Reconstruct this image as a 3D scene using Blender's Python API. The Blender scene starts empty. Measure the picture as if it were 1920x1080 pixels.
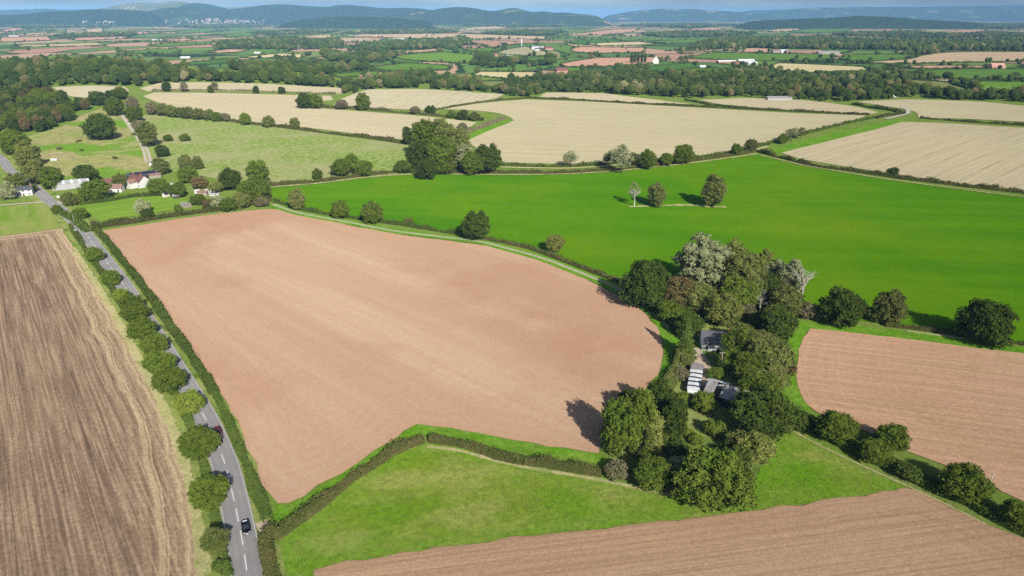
import bpy, math, random
import numpy as np
from mathutils import Vector, Matrix, noise as mnoise
from mathutils.geometry import delaunay_2d_cdt

S = bpy.context.scene
COL = S.collection
R = math.radians

# ------------------------------------------------------------------ camera
CAM_H = 118.0
FPX = 1280.0                      # focal length in pixels of the 1920 px wide photograph
PITCH = math.atan(510.0 / FPX)    # eye level lies 510 px above the middle of the picture
cam = bpy.data.cameras.new('camera')
cam.sensor_width = 36.0
cam.lens = 36.0 * FPX / 1920.0
cam.clip_start = 0.5
cam.clip_end = 120000.0
cam_o = bpy.data.objects.new('camera', cam)
COL.objects.link(cam_o)
cam_o.location = (0, 0, CAM_H)
cam_o.rotation_euler = (math.pi / 2 - PITCH, 0, 0)
S.camera = cam_o

# ------------------------------------------------------------------ sky, sun, exposure
SUN_EL, SUN_BACK = R(31.0), R(20.0)        # the sun stands behind the camera, a little to its right
W = bpy.data.worlds.new('World')
S.world = W
W.use_nodes = True
_nt = W.node_tree
_nt.nodes.clear()
_sky = _nt.nodes.new('ShaderNodeTexSky')
_sky.sky_type = 'NISHITA'
_sky.sun_disc = False
_sky.sun_elevation = SUN_EL
_sky.sun_rotation = math.pi - SUN_BACK
_sky.altitude = 100.0
_sky.air_density = 1.0
_sky.dust_density = 1.5
_sky.ozone_density = 1.5
_bg = _nt.nodes.new('ShaderNodeBackground')
_bg.inputs['Strength'].default_value = 0.065
_out = _nt.nodes.new('ShaderNodeOutputWorld')
# thin broken cloud over the whole sky
_tc = _nt.nodes.new('ShaderNodeTexCoord')
_mp = _nt.nodes.new('ShaderNodeMapping'); _mp.inputs['Scale'].default_value = (3.0, 3.0, 26.0)
_no = _nt.nodes.new('ShaderNodeTexNoise'); _no.inputs['Scale'].default_value = 1.6; _no.inputs['Detail'].default_value = 5.0
_mr = _nt.nodes.new('ShaderNodeMapRange')
for _k, _v in (('From Min', 0.42), ('From Max', 0.64), ('To Min', 1.0), ('To Max', 1.9)): _mr.inputs[_k].default_value = _v
_vs = _nt.nodes.new('ShaderNodeVectorMath'); _vs.operation = 'SCALE'
_nt.links.new(_tc.outputs['Generated'], _mp.inputs[0]); _nt.links.new(_mp.outputs[0], _no.inputs['Vector'])
_nt.links.new(_no.outputs['Fac'], _mr.inputs['Value']); _nt.links.new(_sky.outputs[0], _vs.inputs[0]); _nt.links.new(_mr.outputs[0], _vs.inputs['Scale'])
_nt.links.new(_vs.outputs[0], _bg.inputs[0])
_nt.links.new(_bg.outputs[0], _out.inputs[0])

sun = bpy.data.lights.new('sun', 'SUN')
sun.energy = 4.7
sun.angle = R(0.5)
sun.color = (1.0, 0.945, 0.85)
sun_o = bpy.data.objects.new('sun', sun)
COL.objects.link(sun_o)
_d = Vector((-math.sin(SUN_BACK) * math.cos(SUN_EL), math.cos(SUN_BACK) * math.cos(SUN_EL), -math.sin(SUN_EL)))
sun_o.rotation_euler = _d.to_track_quat('-Z', 'Y').to_euler()

S.view_settings.view_transform = 'Standard'
S.view_settings.look = 'None'
S.view_settings.gamma = 1.0
S.view_settings.use_curve_mapping = False
S.view_settings.exposure = 0.14
S.render.engine = 'CYCLES'
S.cycles.use_denoising = False
S.cycles.use_adaptive_sampling = False
S.cycles.max_bounces = 5
S.cycles.diffuse_bounces = 2
S.cycles.glossy_bounces = 2
S.cycles.transmission_bounces = 2
S.cycles.volume_bounces = 0
S.cycles.transparent_max_bounces = 4
S.cycles.caustics_reflective = False
S.cycles.caustics_refractive = False

rng = np.random.default_rng(11)
random.seed(5)

# ------------------------------------------------------------------ relief of the land
def gauss(x, y, cx, cy, sx, sy):
    return np.exp(-(((x - cx) / sx) ** 2 + ((y - cy) / sy) ** 2) * 0.5)

def smooth(a, b, t):
    t = np.clip((t - a) / (b - a), 0, 1)
    return t * t * (3 - 2 * t)

def H(x, y):
    x = np.asarray(x, float); y = np.asarray(y, float)
    d = np.hypot(x, y)
    z = 36 * gauss(x, y, -760, 1220, 300, 230)
    z = z + 8 * gauss(x, y, 215, 640, 230, 130)
    z = z + 24 * gauss(x, y, 45, 2900, 190, 170)
    z = z + 14 * gauss(x, y, 900, 1050, 350, 160)
    z = z + 1.3 * np.sin(x / 140.0 + 1.0) * np.cos(y / 165.0)
    f = smooth(1300, 2600, d) * (1 - smooth(9000, 16000, d))
    z = z + f * (5 * np.sin(x / 610.0 + 0.5) * np.sin(y / 830.0) + 3 * np.sin(x / 390.0 + y / 570.0))
    return z

CP, SP = math.cos(PITCH), math.sin(PITCH)
_T = np.geomspace(60, 60000, 900)

def P(px, py, up=0.0):
    """the point of the land (raised by up) that a picture position looks at"""
    a = (px - 960) / FPX; b = (540 - py) / FPX
    r = np.array([a, CP + b * SP, -SP + b * CP])
    r = r / np.linalg.norm(r)
    xs, ys, zs = r[0] * _T, r[1] * _T, CAM_H + r[2] * _T
    g = zs - H(xs, ys) - up
    k = np.nonzero(g < 0)[0]
    if len(k) == 0:
        t = _T[-1]
    elif k[0] == 0:
        t = _T[0]
    else:
        i = k[0]
        lo, hi = _T[i - 1], _T[i]
        for _ in range(14):
            m = 0.5 * (lo + hi)
            if CAM_H + r[2] * m - float(H(r[0] * m, r[1] * m)) - up < 0: hi = m
            else: lo = m
        t = 0.5 * (lo + hi)
    x, y = r[0] * t, r[1] * t
    return np.array([x, y, float(H(x, y))])

def depth(p):
    return p[1] * CP + (CAM_H - p[2]) * SP

def mpp(p):
    return depth(p) / FPX

# ------------------------------------------------------------------ object helpers
def tag(o, label=None, cat=None, group=None, kind=None):
    if label: o['label'] = label
    if cat: o['category'] = cat
    if group: o['group'] = group
    if kind: o['kind'] = kind
    return o

def link(o, parent=None):
    COL.objects.link(o)
    if parent is not None: o.parent = parent
    return o

def empty(name, loc, rz=0.0):
    o = bpy.data.objects.new(name, None)
    o.empty_display_size = 0.5
    o.location = loc
    o.rotation_euler = (0, 0, rz)
    return link(o)

def mesh(name, v, f, m=None, sm=False):
    me = bpy.data.meshes.new(name)
    v = np.asarray(v, np.float32)
    if isinstance(f, np.ndarray):
        k = f.shape[1]
        me.vertices.add(len(v)); me.vertices.foreach_set('co', v.ravel())
        me.loops.add(f.size); me.loops.foreach_set('vertex_index', f.astype(np.int32).ravel())
        me.polygons.add(len(f))
        me.polygons.foreach_set('loop_start', np.arange(0, f.size, k, dtype=np.int32))
        me.polygons.foreach_set('loop_total', np.full(len(f), k, np.int32))
        me.update(calc_edges=True)
    else:
        me.from_pydata([tuple(map(float, p)) for p in v], [], f)
        me.update()
    if sm:
        me.polygons.foreach_set('use_smooth', np.ones(len(me.polygons), bool))
    if m is not None:
        me.materials.append(m)
    return me

def obj(name, me, parent=None):
    return link(bpy.data.objects.new(name, me), parent)

def attr(me, name, vals):
    a = me.attributes.new(name, 'FLOAT', 'POINT')
    a.data.foreach_set('value', np.asarray(vals, np.float32))

class MB:
    """collects simple solids into one mesh"""
    def __init__(s): s.v, s.f = [], []
    def add(s, v, f):
        n = len(s.v)
        s.v += [tuple(p) for p in v]
        s.f += [tuple(i + n for i in q) for q in f]
        return s
    def box(s, c, d, rz=0.0, taper=1.0):
        x, y, z = d[0] / 2, d[1] / 2, d[2] / 2
        co, si = math.cos(rz), math.sin(rz)
        v = []
        for sz in (-1, 1):
            k = taper if sz > 0 else 1.0
            for sx, sy in ((-1, -1), (1, -1), (1, 1), (-1, 1)):
                a, b = sx * x * k, sy * y * k
                v.append((c[0] + a * co - b * si, c[1] + a * si + b * co, c[2] + sz * z))
        return s.add(v, [(3, 2, 1, 0), (4, 5, 6, 7), (0, 1, 5, 4), (1, 2, 6, 5), (2, 3, 7, 6), (3, 0, 4, 7)])
    def slab(s, q, t):
        """quad q given counter-clockwise from outside, thickened inwards by t"""
        q = [Vector(p) for p in q]
        n = (q[1] - q[0]).cross(q[3] - q[0]).normalized()
        v = [tuple(p) for p in q] + [tuple(p - n * t) for p in q]
        return s.add(v, [(0, 1, 2, 3), (7, 6, 5, 4), (0, 4, 5, 1), (1, 5, 6, 2), (2, 6, 7, 3), (3, 7, 4, 0)])
    def tube(s, a, b, r0, r1, n=7):
        a, b = Vector(a), Vector(b)
        d = (b - a).normalized()
        u = d.orthogonal().normalized(); w = d.cross(u)
        v = []
        for c, r in ((a, r0), (b, r1)):
            for i in range(n):
                t = 2 * math.pi * i / n
                v.append(tuple(c + u * (math.cos(t) * r) + w * (math.sin(t) * r)))
        f = [(i, (i + 1) % n, n + (i + 1) % n, n + i) for i in range(n)]
        f += [tuple(range(n - 1, -1, -1)), tuple(range(n, 2 * n))]
        return s.add(v, f)
    def build(s, name, m, parent=None, sm=False):
        return obj(name, mesh(name, s.v, s.f, m, sm), parent)

# ------------------------------------------------------------------ node helpers
def nd(nt, t, ins=None, **pr):
    n = nt.nodes.new(t)
    for k, v in pr.items(): setattr(n, k, v)
    for k, v in (ins or {}).items():
        if isinstance(v, bpy.types.NodeSocket): nt.links.new(v, n.inputs[k])
        else: n.inputs[k].default_value = v
    return n

def c4(c): return (c[0], c[1], c[2], 1.0)

def noi(nt, vec, scale, detail=3.0, rough=0.55, dim='3D', w=None):
    ins = {'Scale': scale, 'Detail': detail, 'Roughness': rough}
    if dim == '1D': ins['W'] = w
    else: ins['Vector'] = vec
    return nd(nt, 'ShaderNodeTexNoise', ins, noise_dimensions=dim).outputs['Fac']

def rmp(nt, fac, a, b, lo=0.0, hi=1.0):
    return nd(nt, 'ShaderNodeMapRange', {'Value': fac, 'From Min': a, 'From Max': b, 'To Min': lo, 'To Max': hi}).outputs[0]

def ma(nt, op, a, b=0.0, c=0.0):
    return nd(nt, 'ShaderNodeMath', {0: a, 1: b, 2: c}, operation=op).outputs[0]

def mix(nt, fac, a, b, blend='MIX'):
    n = nd(nt, 'ShaderNodeMix', None, data_type='RGBA', blend_type=blend)
    for k, v in ((0, fac), (6, a), (7, b)):
        if isinstance(v, bpy.types.NodeSocket): nt.links.new(v, n.inputs[k])
        else: n.inputs[k].default_value = v if k == 0 else c4(v)
    return n.outputs[2]

def newmat(name):
    m = bpy.data.materials.new(name)
    m.use_nodes = True
    m.node_tree.nodes.clear()
    return m, m.node_tree

def finish(m, nt, col, rough=1.0, bump=None, bstr=0.4, bdist=0.2, kind='diffuse', spec=0.3, metal=0.0):
    ins = {}
    if bump is not None:
        ins['Normal'] = nd(nt, 'ShaderNodeBump', {'Strength': bstr, 'Distance': bdist, 'Height': bump}).outputs[0]
    c = col if isinstance(col, bpy.types.NodeSocket) else c4(col)
    if kind == 'diffuse':
        b = nd(nt, 'ShaderNodeBsdfDiffuse', {'Color': c, 'Roughness': rough, **ins})
    else:
        b = nd(nt, 'ShaderNodeBsdfPrincipled', {'Base Color': c, 'Roughness': rough, 'Metallic': metal, 'Specular IOR Level': spec, **ins})
    nd(nt, 'ShaderNodeOutputMaterial', {'Surface': b.outputs[0]})
    return m

def plain(name, c, rough=0.6, var=0.12, scale=1.5, spec=0.3, metal=0.0):
    m, nt = newmat(name)
    tc = nd(nt, 'ShaderNodeTexCoord').outputs['Object']
    k = noi(nt, tc, scale, 4)
    col = mix(nt, rmp(nt, k, 0.3, 0.7), tuple(x * (1 - var) for x in c), tuple(min(1, x * (1 + var)) for x in c))
    return finish(m, nt, col, rough, kind='p', spec=spec, metal=metal)

def coords(nt, ang):
    """world coordinates turned so that x runs along the working direction of a field"""
    g = nd(nt, 'ShaderNodeNewGeometry').outputs['Position']
    v = nd(nt, 'ShaderNodeVectorRotate', {'Vector': g, 'Angle': -ang}, rotation_type='Z_AXIS').outputs[0]
    return g, v

def scaled(nt, v, sx, sy):
    return nd(nt, 'ShaderNodeVectorMath', {0: v, 1: (sx, sy, 0.0)}, operation='MULTIPLY').outputs[0]

def field_mat(name, c1, c2, ang=0.0, streak=None, ssc=(0.004, 0.16), sfac=0.5, fine=0.15, fscale=0.7, large=0.010,
              patch=None, pscale=0.03, pt=(0.52, 0.66), tram=None, tramc=None, tramf=0.5, head=None, headw=16.0, headf=0.6,
              bstr=0.25, bdist=0.25, streak2=None, ssc2=(0.02, 0.9), sfac2=0.3):
    m, nt = newmat(name)
    g, v = coords(nt, ang)
    col = mix(nt, rmp(nt, noi(nt, g, large, 4), 0.32, 0.68), c1, c2)
    if streak is not None:
        s = noi(nt, scaled(nt, v, *ssc), 1.0, 4, 0.6)
        col = mix(nt, ma(nt, 'MULTIPLY', rmp(nt, s, 0.42, 0.66), sfac), col, streak)
    if streak2 is not None:
        s = noi(nt, scaled(nt, v, *ssc2), 1.0, 3, 0.6)
        col = mix(nt, ma(nt, 'MULTIPLY', rmp(nt, s, 0.45, 0.62), sfac2), col, streak2)
    if patch is not None:
        s = noi(nt, g, pscale, 6, 0.62)
        col = mix(nt, rmp(nt, s, pt[0], pt[1]), col, patch)
    if tram is not None:
        sep = nd(nt, 'ShaderNodeSeparateXYZ', {0: v})
        wob = ma(nt, 'MULTIPLY', noi(nt, g, 0.02, 2), 3.0)
        fr = ma(nt, 'FRACT', ma(nt, 'DIVIDE', ma(nt, 'ADD', sep.outputs[1], wob), tram))
        ln = ma(nt, 'LESS_THAN', ma(nt, 'ABSOLUTE', ma(nt, 'SUBTRACT', fr, 0.5)), 0.9 / tram)
        br = rmp(nt, noi(nt, g, 0.03, 3), 0.4, 0.6)
        col = mix(nt, ma(nt, 'MULTIPLY', ma(nt, 'MULTIPLY', ln, br), tramf), col, tramc)
    if head is not None:
        e = nd(nt, 'ShaderNodeAttribute', None, attribute_name='edge').outputs['Fac']
        n1 = noi(nt, None, 0.55, 3, 0.6, '1D', ma(nt, 'ADD', e, ma(nt, 'MULTIPLY', noi(nt, g, 0.05, 2), 0.7)))
        k = ma(nt, 'MULTIPLY', rmp(nt, n1, 0.4, 0.62), rmp(nt, e, headw, headw * 0.7, 0.0, 1.0))
        col = mix(nt, ma(nt, 'MULTIPLY', k, headf), col, head)
    fn = noi(nt, g, fscale, 6, 0.8)
    k = rmp(nt, fn, 0.3, 0.7, 1 - fine, 1 + fine)
    col = nd(nt, 'ShaderNodeVectorMath', {0: col, 'Scale': k}, operation='SCALE').outputs[0]
    return finish(m, nt, col, 1.0, fn, bstr, bdist)
# ------------------------------------------------------------------ drawing on the land
def ang(x1, y1, x2, y2):
    a, b = P(x1, y1), P(x2, y2)
    return math.atan2(b[1] - a[1], b[0] - a[0])

def curve(pts, closed=False, step=4.0, jit=0.0):
    """smooth line through world points; keeps sharp corners; returns points about step apart"""
    p = np.array(pts)[:, :2]
    n = len(p)
    def tan(i):
        if closed: a, b, c = p[(i - 1) % n], p[i], p[(i + 1) % n]
        elif i == 0: return (p[1] - p[0])
        elif i == n - 1: return (p[-1] - p[-2])
        else: a, b, c = p[i - 1], p[i], p[i + 1]
        u, v = b - a, c - b
        lu, lv = np.linalg.norm(u) + 1e-9, np.linalg.norm(v) + 1e-9
        if np.dot(u, v) / (lu * lv) < 0.72: return None
        t = (u / lu + v / lv)
        return t / (np.linalg.norm(t) + 1e-9) * min(lu, lv)
    T = [tan(i) for i in range(n)]
    out = []
    for i in range(n if closed else n - 1):
        a, b = p[i], p[(i + 1) % n]
        L = np.linalg.norm(b - a)
        k = max(1, int(round(L / step)))
        ta = T[i] if T[i] is not None else (b - a)
        tb = T[(i + 1) % n] if T[(i + 1) % n] is not None else (b - a)
        for j in range(k):
            t = j / k
            h00 = 2 * t ** 3 - 3 * t * t + 1; h10 = t ** 3 - 2 * t * t + t
            h01 = -2 * t ** 3 + 3 * t * t; h11 = t ** 3 - t * t
            q = h00 * a + h10 * ta + h01 * b + h11 * tb
            if jit: q = q + rng.normal(0, jit, 2)
            out.append(q)
    if not closed: out.append(p[-1])
    return np.array(out)

def lift(xy, layer):
    d = np.hypot(xy[:, 0], xy[:, 1])
    return H(xy[:, 0], xy[:, 1]) + layer * (0.07 + d * 0.00028)

def inside(xy, poly):
    x, y = xy[:, 0], xy[:, 1]
    r = np.zeros(len(xy), bool)
    n = len(poly)
    for i in range(n):
        a, b = poly[i], poly[i - 1]
        c = ((a[1] > y) != (b[1] > y))
        with np.errstate(divide='ignore', invalid='ignore'):
            r ^= c & (x < (b[0] - a[0]) * (y - a[1]) / (b[1] - a[1]) + a[0])
    return r

def edge_dist(xy, poly):
    d = np.full(len(xy), 1e9)
    for i in range(len(poly)):
        a, b = poly[i - 1], poly[i]
        ab = b - a
        t = np.clip(((xy - a) @ ab) / (ab @ ab + 1e-9), 0, 1)
        q = a + t[:, None] * ab
        d = np.minimum(d, np.hypot(xy[:, 0] - q[:, 0], xy[:, 1] - q[:, 1]))
    return d

OUTLINE = {}
def field(name, px, m, layer=1, label=None, jit=0.0, key=None, grid=None, cat='field'):
    w = np.array([P(*q) for q in px])
    dm = float(np.median(np.hypot(w[:, 0], w[:, 1])))
    s = grid or float(np.clip(dm * 0.02, 5.0, 70.0))
    poly = curve(w, True, s, jit)
    OUTLINE[key or name] = poly
    lo, hi = poly.min(0), poly.max(0)
    gx, gy = np.meshgrid(np.arange(lo[0], hi[0], s), np.arange(lo[1], hi[1], s))
    g = np.stack([gx.ravel(), gy.ravel()], 1)
    g = g + rng.uniform(-0.2, 0.2, g.shape) * s
    if len(g): g = g[inside(g, poly)]
    if len(g): g = g[edge_dist(g, poly) > s * 0.45]
    allp = np.vstack([poly, g]) if len(g) else poly
    n = len(poly)
    o = allp.mean(0)
    r = delaunay_2d_cdt([Vector(q - o) for q in allp], [], [list(range(n))], 1, 1e-4)
    xy = np.array([[q[0], q[1]] for q in r[0]]) + o
    f = np.array([t if len(t) == 3 else t[:3] for t in r[2]], np.int32)
    a, b, c = xy[f[:, 0]], xy[f[:, 1]], xy[f[:, 2]]
    flip = ((b - a)[:, 0] * (c - a)[:, 1] - (b - a)[:, 1] * (c - a)[:, 0]) < 0
    f[flip] = f[flip][:, ::-1]
    v = np.column_stack([xy, lift(xy, layer)])
    me = mesh(name, v, f, m, True)
    attr(me, 'edge', edge_dist(xy, poly))
    ob = obj(name, me)
    tag(ob, label, cat if label else None, None, 'structure')
    return ob

def ribbon_v(c, w0, w1, layer, closed=False):
    """strip along the centre line c between the offsets w0 and w1 (to the left of its direction)"""
    t = np.gradient(c, axis=0)
    t /= np.linalg.norm(t, axis=1)[:, None] + 1e-9
    nrm = np.stack([-t[:, 1], t[:, 0]], 1)
    a, b = c + nrm * np.reshape(w0, (-1, 1)), c + nrm * np.reshape(w1, (-1, 1))
    n = len(c)
    xy = np.vstack([a, b])
    v = np.column_stack([xy, lift(xy, layer)])
    f = np.array([(i, i + 1, n + i + 1, n + i) for i in range(n - 1)], np.int32)
    if np.mean(w0) < np.mean(w1): pass
    else: f = f[:, ::-1]
    return v, f

def ribbon(name, px, width, m, layer, label=None, step=5.0, kind='structure', cat=None, wob=0.0):
    c = curve([P(*q) for q in px], False, step)
    w = np.full(len(c), width / 2.0)
    if wob: w = w * (1 + wob * rng.normal(0, 1, len(c)))
    v, f = ribbon_v(c, -w, w, layer)
    o = obj(name, mesh(name, v, f, m, True))
    tag(o, label, cat, None, kind)
    return o, c

# ------------------------------------------------------------------ surfaces
GR = (0.10, 0.175, 0.018)
m_ground, nt = newmat('countryside')
g = nd(nt, 'ShaderNodeNewGeometry').outputs['Position']
flat = scaled(nt, g, 1.0, 0.62)
wrp = nd(nt, 'ShaderNodeVectorMath', {0: flat, 1: nd(nt, 'ShaderNodeVectorMath', {0: nd(nt, 'ShaderNodeTexNoise', {'Vector': flat, 'Scale': 0.004, 'Detail': 3.0}).outputs['Color'], 'Scale': 160.0}, operation='SCALE').outputs[0]}, operation='ADD').outputs[0]
vo = nd(nt, 'ShaderNodeTexVoronoi', {'Vector': wrp, 'Scale': 1 / 230.0}, voronoi_dimensions='2D')
sepc = nd(nt, 'ShaderNodeSeparateColor', {0: vo.outputs['Color']})
cr = nd(nt, 'ShaderNodeValToRGB', {0: sepc.outputs[0]})
cr.color_ramp.interpolation = 'CONSTANT'
el = cr.color_ramp.elements
stops = [(0, (0.085, 0.155, 0.035)), (0.16, (0.11, 0.17, 0.04)), (0.28, (0.05, 0.085, 0.03)), (0.36, (0.32, 0.21, 0.145)), (0.50, (0.07, 0.13, 0.035)), (0.60, (0.13, 0.17, 0.05)), (0.68, (0.33, 0.26, 0.17)), (0.80, (0.10, 0.15, 0.04)), (0.89, (0.29, 0.175, 0.125))]
el[0].position, el[0].color = stops[0][0], c4(stops[0][1])
el[1].position, el[1].color = stops[1][0], c4(stops[1][1])
for q, c in stops[2:]:
    e = el.new(q); e.color = c4(c)
ve = nd(nt, 'ShaderNodeTexVoronoi', {'Vector': wrp, 'Scale': 1 / 230.0}, voronoi_dimensions='2D', feature='DISTANCE_TO_EDGE').outputs['Distance']
wood = rmp(nt, noi(nt, g, 0.0016, 5, 0.6), 0.60, 0.63)
farc = mix(nt, rmp(nt, ve, 0.035, 0.05, 1.0, 0.0), cr.outputs[0], (0.025, 0.045, 0.018))
farc = mix(nt, wood, farc, (0.026, 0.045, 0.018))
nearc = mix(nt, rmp(nt, noi(nt, g, 0.03, 5, 0.6), 0.35, 0.65), GR, (0.15, 0.19, 0.045))
nearc = mix(nt, rmp(nt, noi(nt, g, 0.5, 4, 0.7), 0.45, 0.7, 0, 0.5), nearc, (0.06, 0.10, 0.02))
dist = nd(nt, 'ShaderNodeVectorMath', {0: g}, operation='LENGTH').outputs['Value']
gcol = mix(nt, rmp(nt, dist, 1500, 1600), nearc, farc)
finish(m_ground, nt, gcol, 1.0, noi(nt, g, 0.6, 4), 0.3, 0.3)

A_main = ang(420, 520, 900, 760)
m_soil = field_mat('ploughed_soil', (0.355, 0.243, 0.160), (0.325, 0.207, 0.132), A_main, (0.43, 0.315, 0.222), (0.0012, 0.024), 0.75, 0.14, 0.9, 0.006,
                   patch=(0.30, 0.17, 0.108), pscale=0.006, pt=(0.5, 0.66), streak2=(0.34, 0.205, 0.13), ssc2=(0.006, 0.30), sfac2=0.3,
                   head=(0.35, 0.20, 0.13), headw=26, headf=0.4, bstr=0.35, bdist=0.22)
A_r = ang(1560, 660, 1900, 700)
m_soil_r = field_mat('red_soil', (0.37, 0.235, 0.152), (0.325, 0.195, 0.122), A_r, (0.29, 0.20, 0.115), (0.008, 0.10), 0.55, 0.24, 0.9, 0.012,
                     patch=(0.27, 0.20, 0.09), pscale=0.025, pt=(0.60, 0.78), streak2=(0.46, 0.29, 0.19), ssc2=(0.015, 0.5), sfac2=0.5,
                     head=(0.46, 0.30, 0.20), headw=22, headf=0.25, bstr=0.4)
A_l = ang(700, 1050, 1600, 938)
m_soil_l = field_mat('furrowed_soil', (0.385, 0.265, 0.165), (0.35, 0.232, 0.145), A_l, (0.43, 0.295, 0.19), (0.004, 0.10), 0.5, 0.24, 1.3, 0.014,
                     streak2=(0.20, 0.12, 0.07), ssc2=(0.010, 1.25), sfac2=0.42, head=(0.26, 0.155, 0.095), headw=14, headf=0.5, bstr=0.6, bdist=0.35)
A_st = ang(60, 640, 150, 980)
m_stub = field_mat('broken_stubble', (0.20, 0.135, 0.09), (0.16, 0.102, 0.072), A_st, (0.075, 0.05, 0.036), (0.006, 0.55), 0.62, 0.42, 0.9, 0.012,
                   patch=(0.15, 0.16, 0.06), pscale=0.02, pt=(0.60, 0.85), streak2=(0.35, 0.26, 0.175), ssc2=(0.03, 1.3), sfac2=0.55, tram=13.0, tramc=(0.07, 0.048, 0.036), tramf=0.45,
                   head=(0.42, 0.33, 0.20), headw=13, headf=0.75, bstr=0.55, bdist=0.35)
def straw(name, a, c=(0.50, 0.415, 0.25), k=0.10, tram=22):
    c2 = tuple(x * 0.88 for x in c)
    return field_mat(name, c, c2, a, (0.32, 0.30, 0.17), (0.003, 0.09), 0.5, 0.18, 0.6, 0.006,
                     patch=(0.38, 0.335, 0.205), pscale=0.015, pt=(0.55, 0.75), tram=tram, tramc=(0.22, 0.19, 0.10), tramf=0.55,
                     streak2=(0.45, 0.40, 0.275), ssc2=(0.008, 0.4), sfac2=0.45)
m_straw1 = straw('pale_stubble', ang(950, 250, 1300, 262), (0.35, 0.31, 0.195))
m_straw2 = straw('dry_stubble', ang(1560, 300, 1800, 235), (0.36, 0.305, 0.20), tram=16)
m_straw3 = straw('straw_stubble', ang(350, 200, 800, 240), (0.38, 0.325, 0.215), tram=26)
m_straw4 = straw('grey_stubble', ang(700, 195, 760, 170), (0.37, 0.33, 0.23), tram=13)
A_g = ang(900, 400, 1500, 420)
m_green = field_mat('young_crop', (0.055, 0.160, 0.001), (0.045, 0.142, 0.001), A_g, (0.086, 0.198, 0.003), (0.005, 0.05), 0.55, 0.16, 0.7, 0.009,
                    patch=(0.100, 0.180, 0.003), pscale=0.008, pt=(0.45, 0.72), streak2=(0.04, 0.135, 0.003), ssc2=(0.006, 0.10), sfac2=0.35, bstr=0.2,
                    tram=24, tramc=(0.045, 0.13, 0.004), tramf=0.28)
m_past = field_mat('tufted_pasture', (0.115, 0.195, 0.025), (0.145, 0.21, 0.042), 0.0, None, fine=0.38, fscale=0.5, large=0.008,
                   patch=(0.235, 0.24, 0.11), pscale=0.012, pt=(0.46, 0.62), streak2=(0.30, 0.29, 0.14), ssc2=(0.22, 0.22), sfac2=0.75, bstr=0.5, bdist=0.5)
m_slope = field_mat('dry_slope', (0.30, 0.25, 0.13), (0.20, 0.235, 0.06), 0.0, None, fine=0.42, fscale=0.35, large=0.009,
                    patch=(0.11, 0.205, 0.02), pscale=0.010, pt=(0.50, 0.56), streak2=(0.14, 0.13, 0.06), ssc2=(0.10, 0.10), sfac2=0.5, bstr=0.5, bdist=0.5)
A_m = ang(700, 1010, 1200, 950)
m_mead = field_mat('rough_meadow', (0.095, 0.18, 0.007), (0.145, 0.195, 0.022), A_m, (0.21, 0.225, 0.05), (0.006, 0.05), 0.45, 0.40, 0.7, 0.016,
                   patch=(0.075, 0.19, 0.004), pscale=0.02, pt=(0.50, 0.68), streak2=(0.25, 0.255, 0.075), ssc2=(0.045, 0.10), sfac2=0.55,
                   head=(0.095, 0.21, 0.012), headw=7, headf=0.6, bstr=0.55, bdist=0.4)
m_margin = field_mat('lush_margin', (0.075, 0.185, 0.007), (0.10, 0.21, 0.014), 0.0, None, fine=0.42, fscale=0.6, large=0.03,
                     patch=(0.06, 0.165, 0.006), pscale=0.06, pt=(0.5, 0.7), streak2=(0.17, 0.25, 0.04), ssc2=(0.12, 0.12), sfac2=0.5, bstr=0.5, bdist=0.4)
m_lawn = field_mat('paddock_grass', (0.125, 0.205, 0.022), (0.10, 0.18, 0.016), ang(200, 400, 320, 382), (0.18, 0.28, 0.04), (0.01, 0.2), 0.5, 0.10, 0.6, 0.012)
m_corner = field_mat('thin_grass', (0.14, 0.20, 0.032), (0.105, 0.19, 0.014), A_st, (0.26, 0.24, 0.10), (0.01, 0.08), 0.5, 0.22, 0.6, 0.02,
                     patch=(0.25, 0.235, 0.095), pscale=0.03, pt=(0.50, 0.7))
m_verge = field_mat('verge_grass', (0.15, 0.20, 0.04), (0.21, 0.23, 0.075), 0.0, None, fine=0.3, fscale=0.8, large=0.05,
                    patch=(0.07, 0.125, 0.018), pscale=0.11, pt=(0.48, 0.66), bstr=0.6, bdist=0.4)
m_dry = field_mat('dry_grass', (0.36, 0.325, 0.17), (0.27, 0.265, 0.11), 0.0, None, fine=0.28, fscale=0.8, large=0.06,
                  patch=(0.17, 0.21, 0.05), pscale=0.09, pt=(0.52, 0.7), bstr=0.6, bdist=0.4)
m_track = field_mat('stony_track', (0.37, 0.335, 0.27), (0.31, 0.285, 0.22), 0.0, None, fine=0.15, fscale=1.2, large=0.05)
m_yard = field_mat('farm_yard', (0.38, 0.30, 0.22), (0.33, 0.27, 0.20), 0.0, None, fine=0.2, fscale=1.0, large=0.06)
def road_mat(name, c1, c2, a, st, ssc, sf, fine, fs, large, bstr=0.1, bdist=0.03):
    m, nt = newmat(name)
    g, v = coords(nt, a)
    col = mix(nt, rmp(nt, noi(nt, g, 0.09, 4), 0.35, 0.65), c1, c2)
    e = ma(nt, 'ABSOLUTE', nd(nt, 'ShaderNodeAttribute', None, attribute_name='edge').outputs['Fac'])
    wv = ma(nt, 'COSINE', ma(nt, 'MULTIPLY', ma(nt, 'SUBTRACT', e, 1.75), 4.2))      # wheel paths either side of each lane's middle
    col = mix(nt, rmp(nt, wv, -1, 1, 0.35, 0.0), col, (0.155, 0.15, 0.155))
    col = mix(nt, rmp(nt, e, 3.15, 3.6, 0.0, 0.6), col, (0.27, 0.25, 0.21))
    fn = noi(nt, g, 1.6, 6, 0.8)
    col = nd(nt, 'ShaderNodeVectorMath', {0: col, 'Scale': rmp(nt, fn, 0.3, 0.7, 0.88, 1.12)}, operation='SCALE').outputs[0]
    return finish(m, nt, col, 1.0, fn, bstr, bdist)
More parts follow.
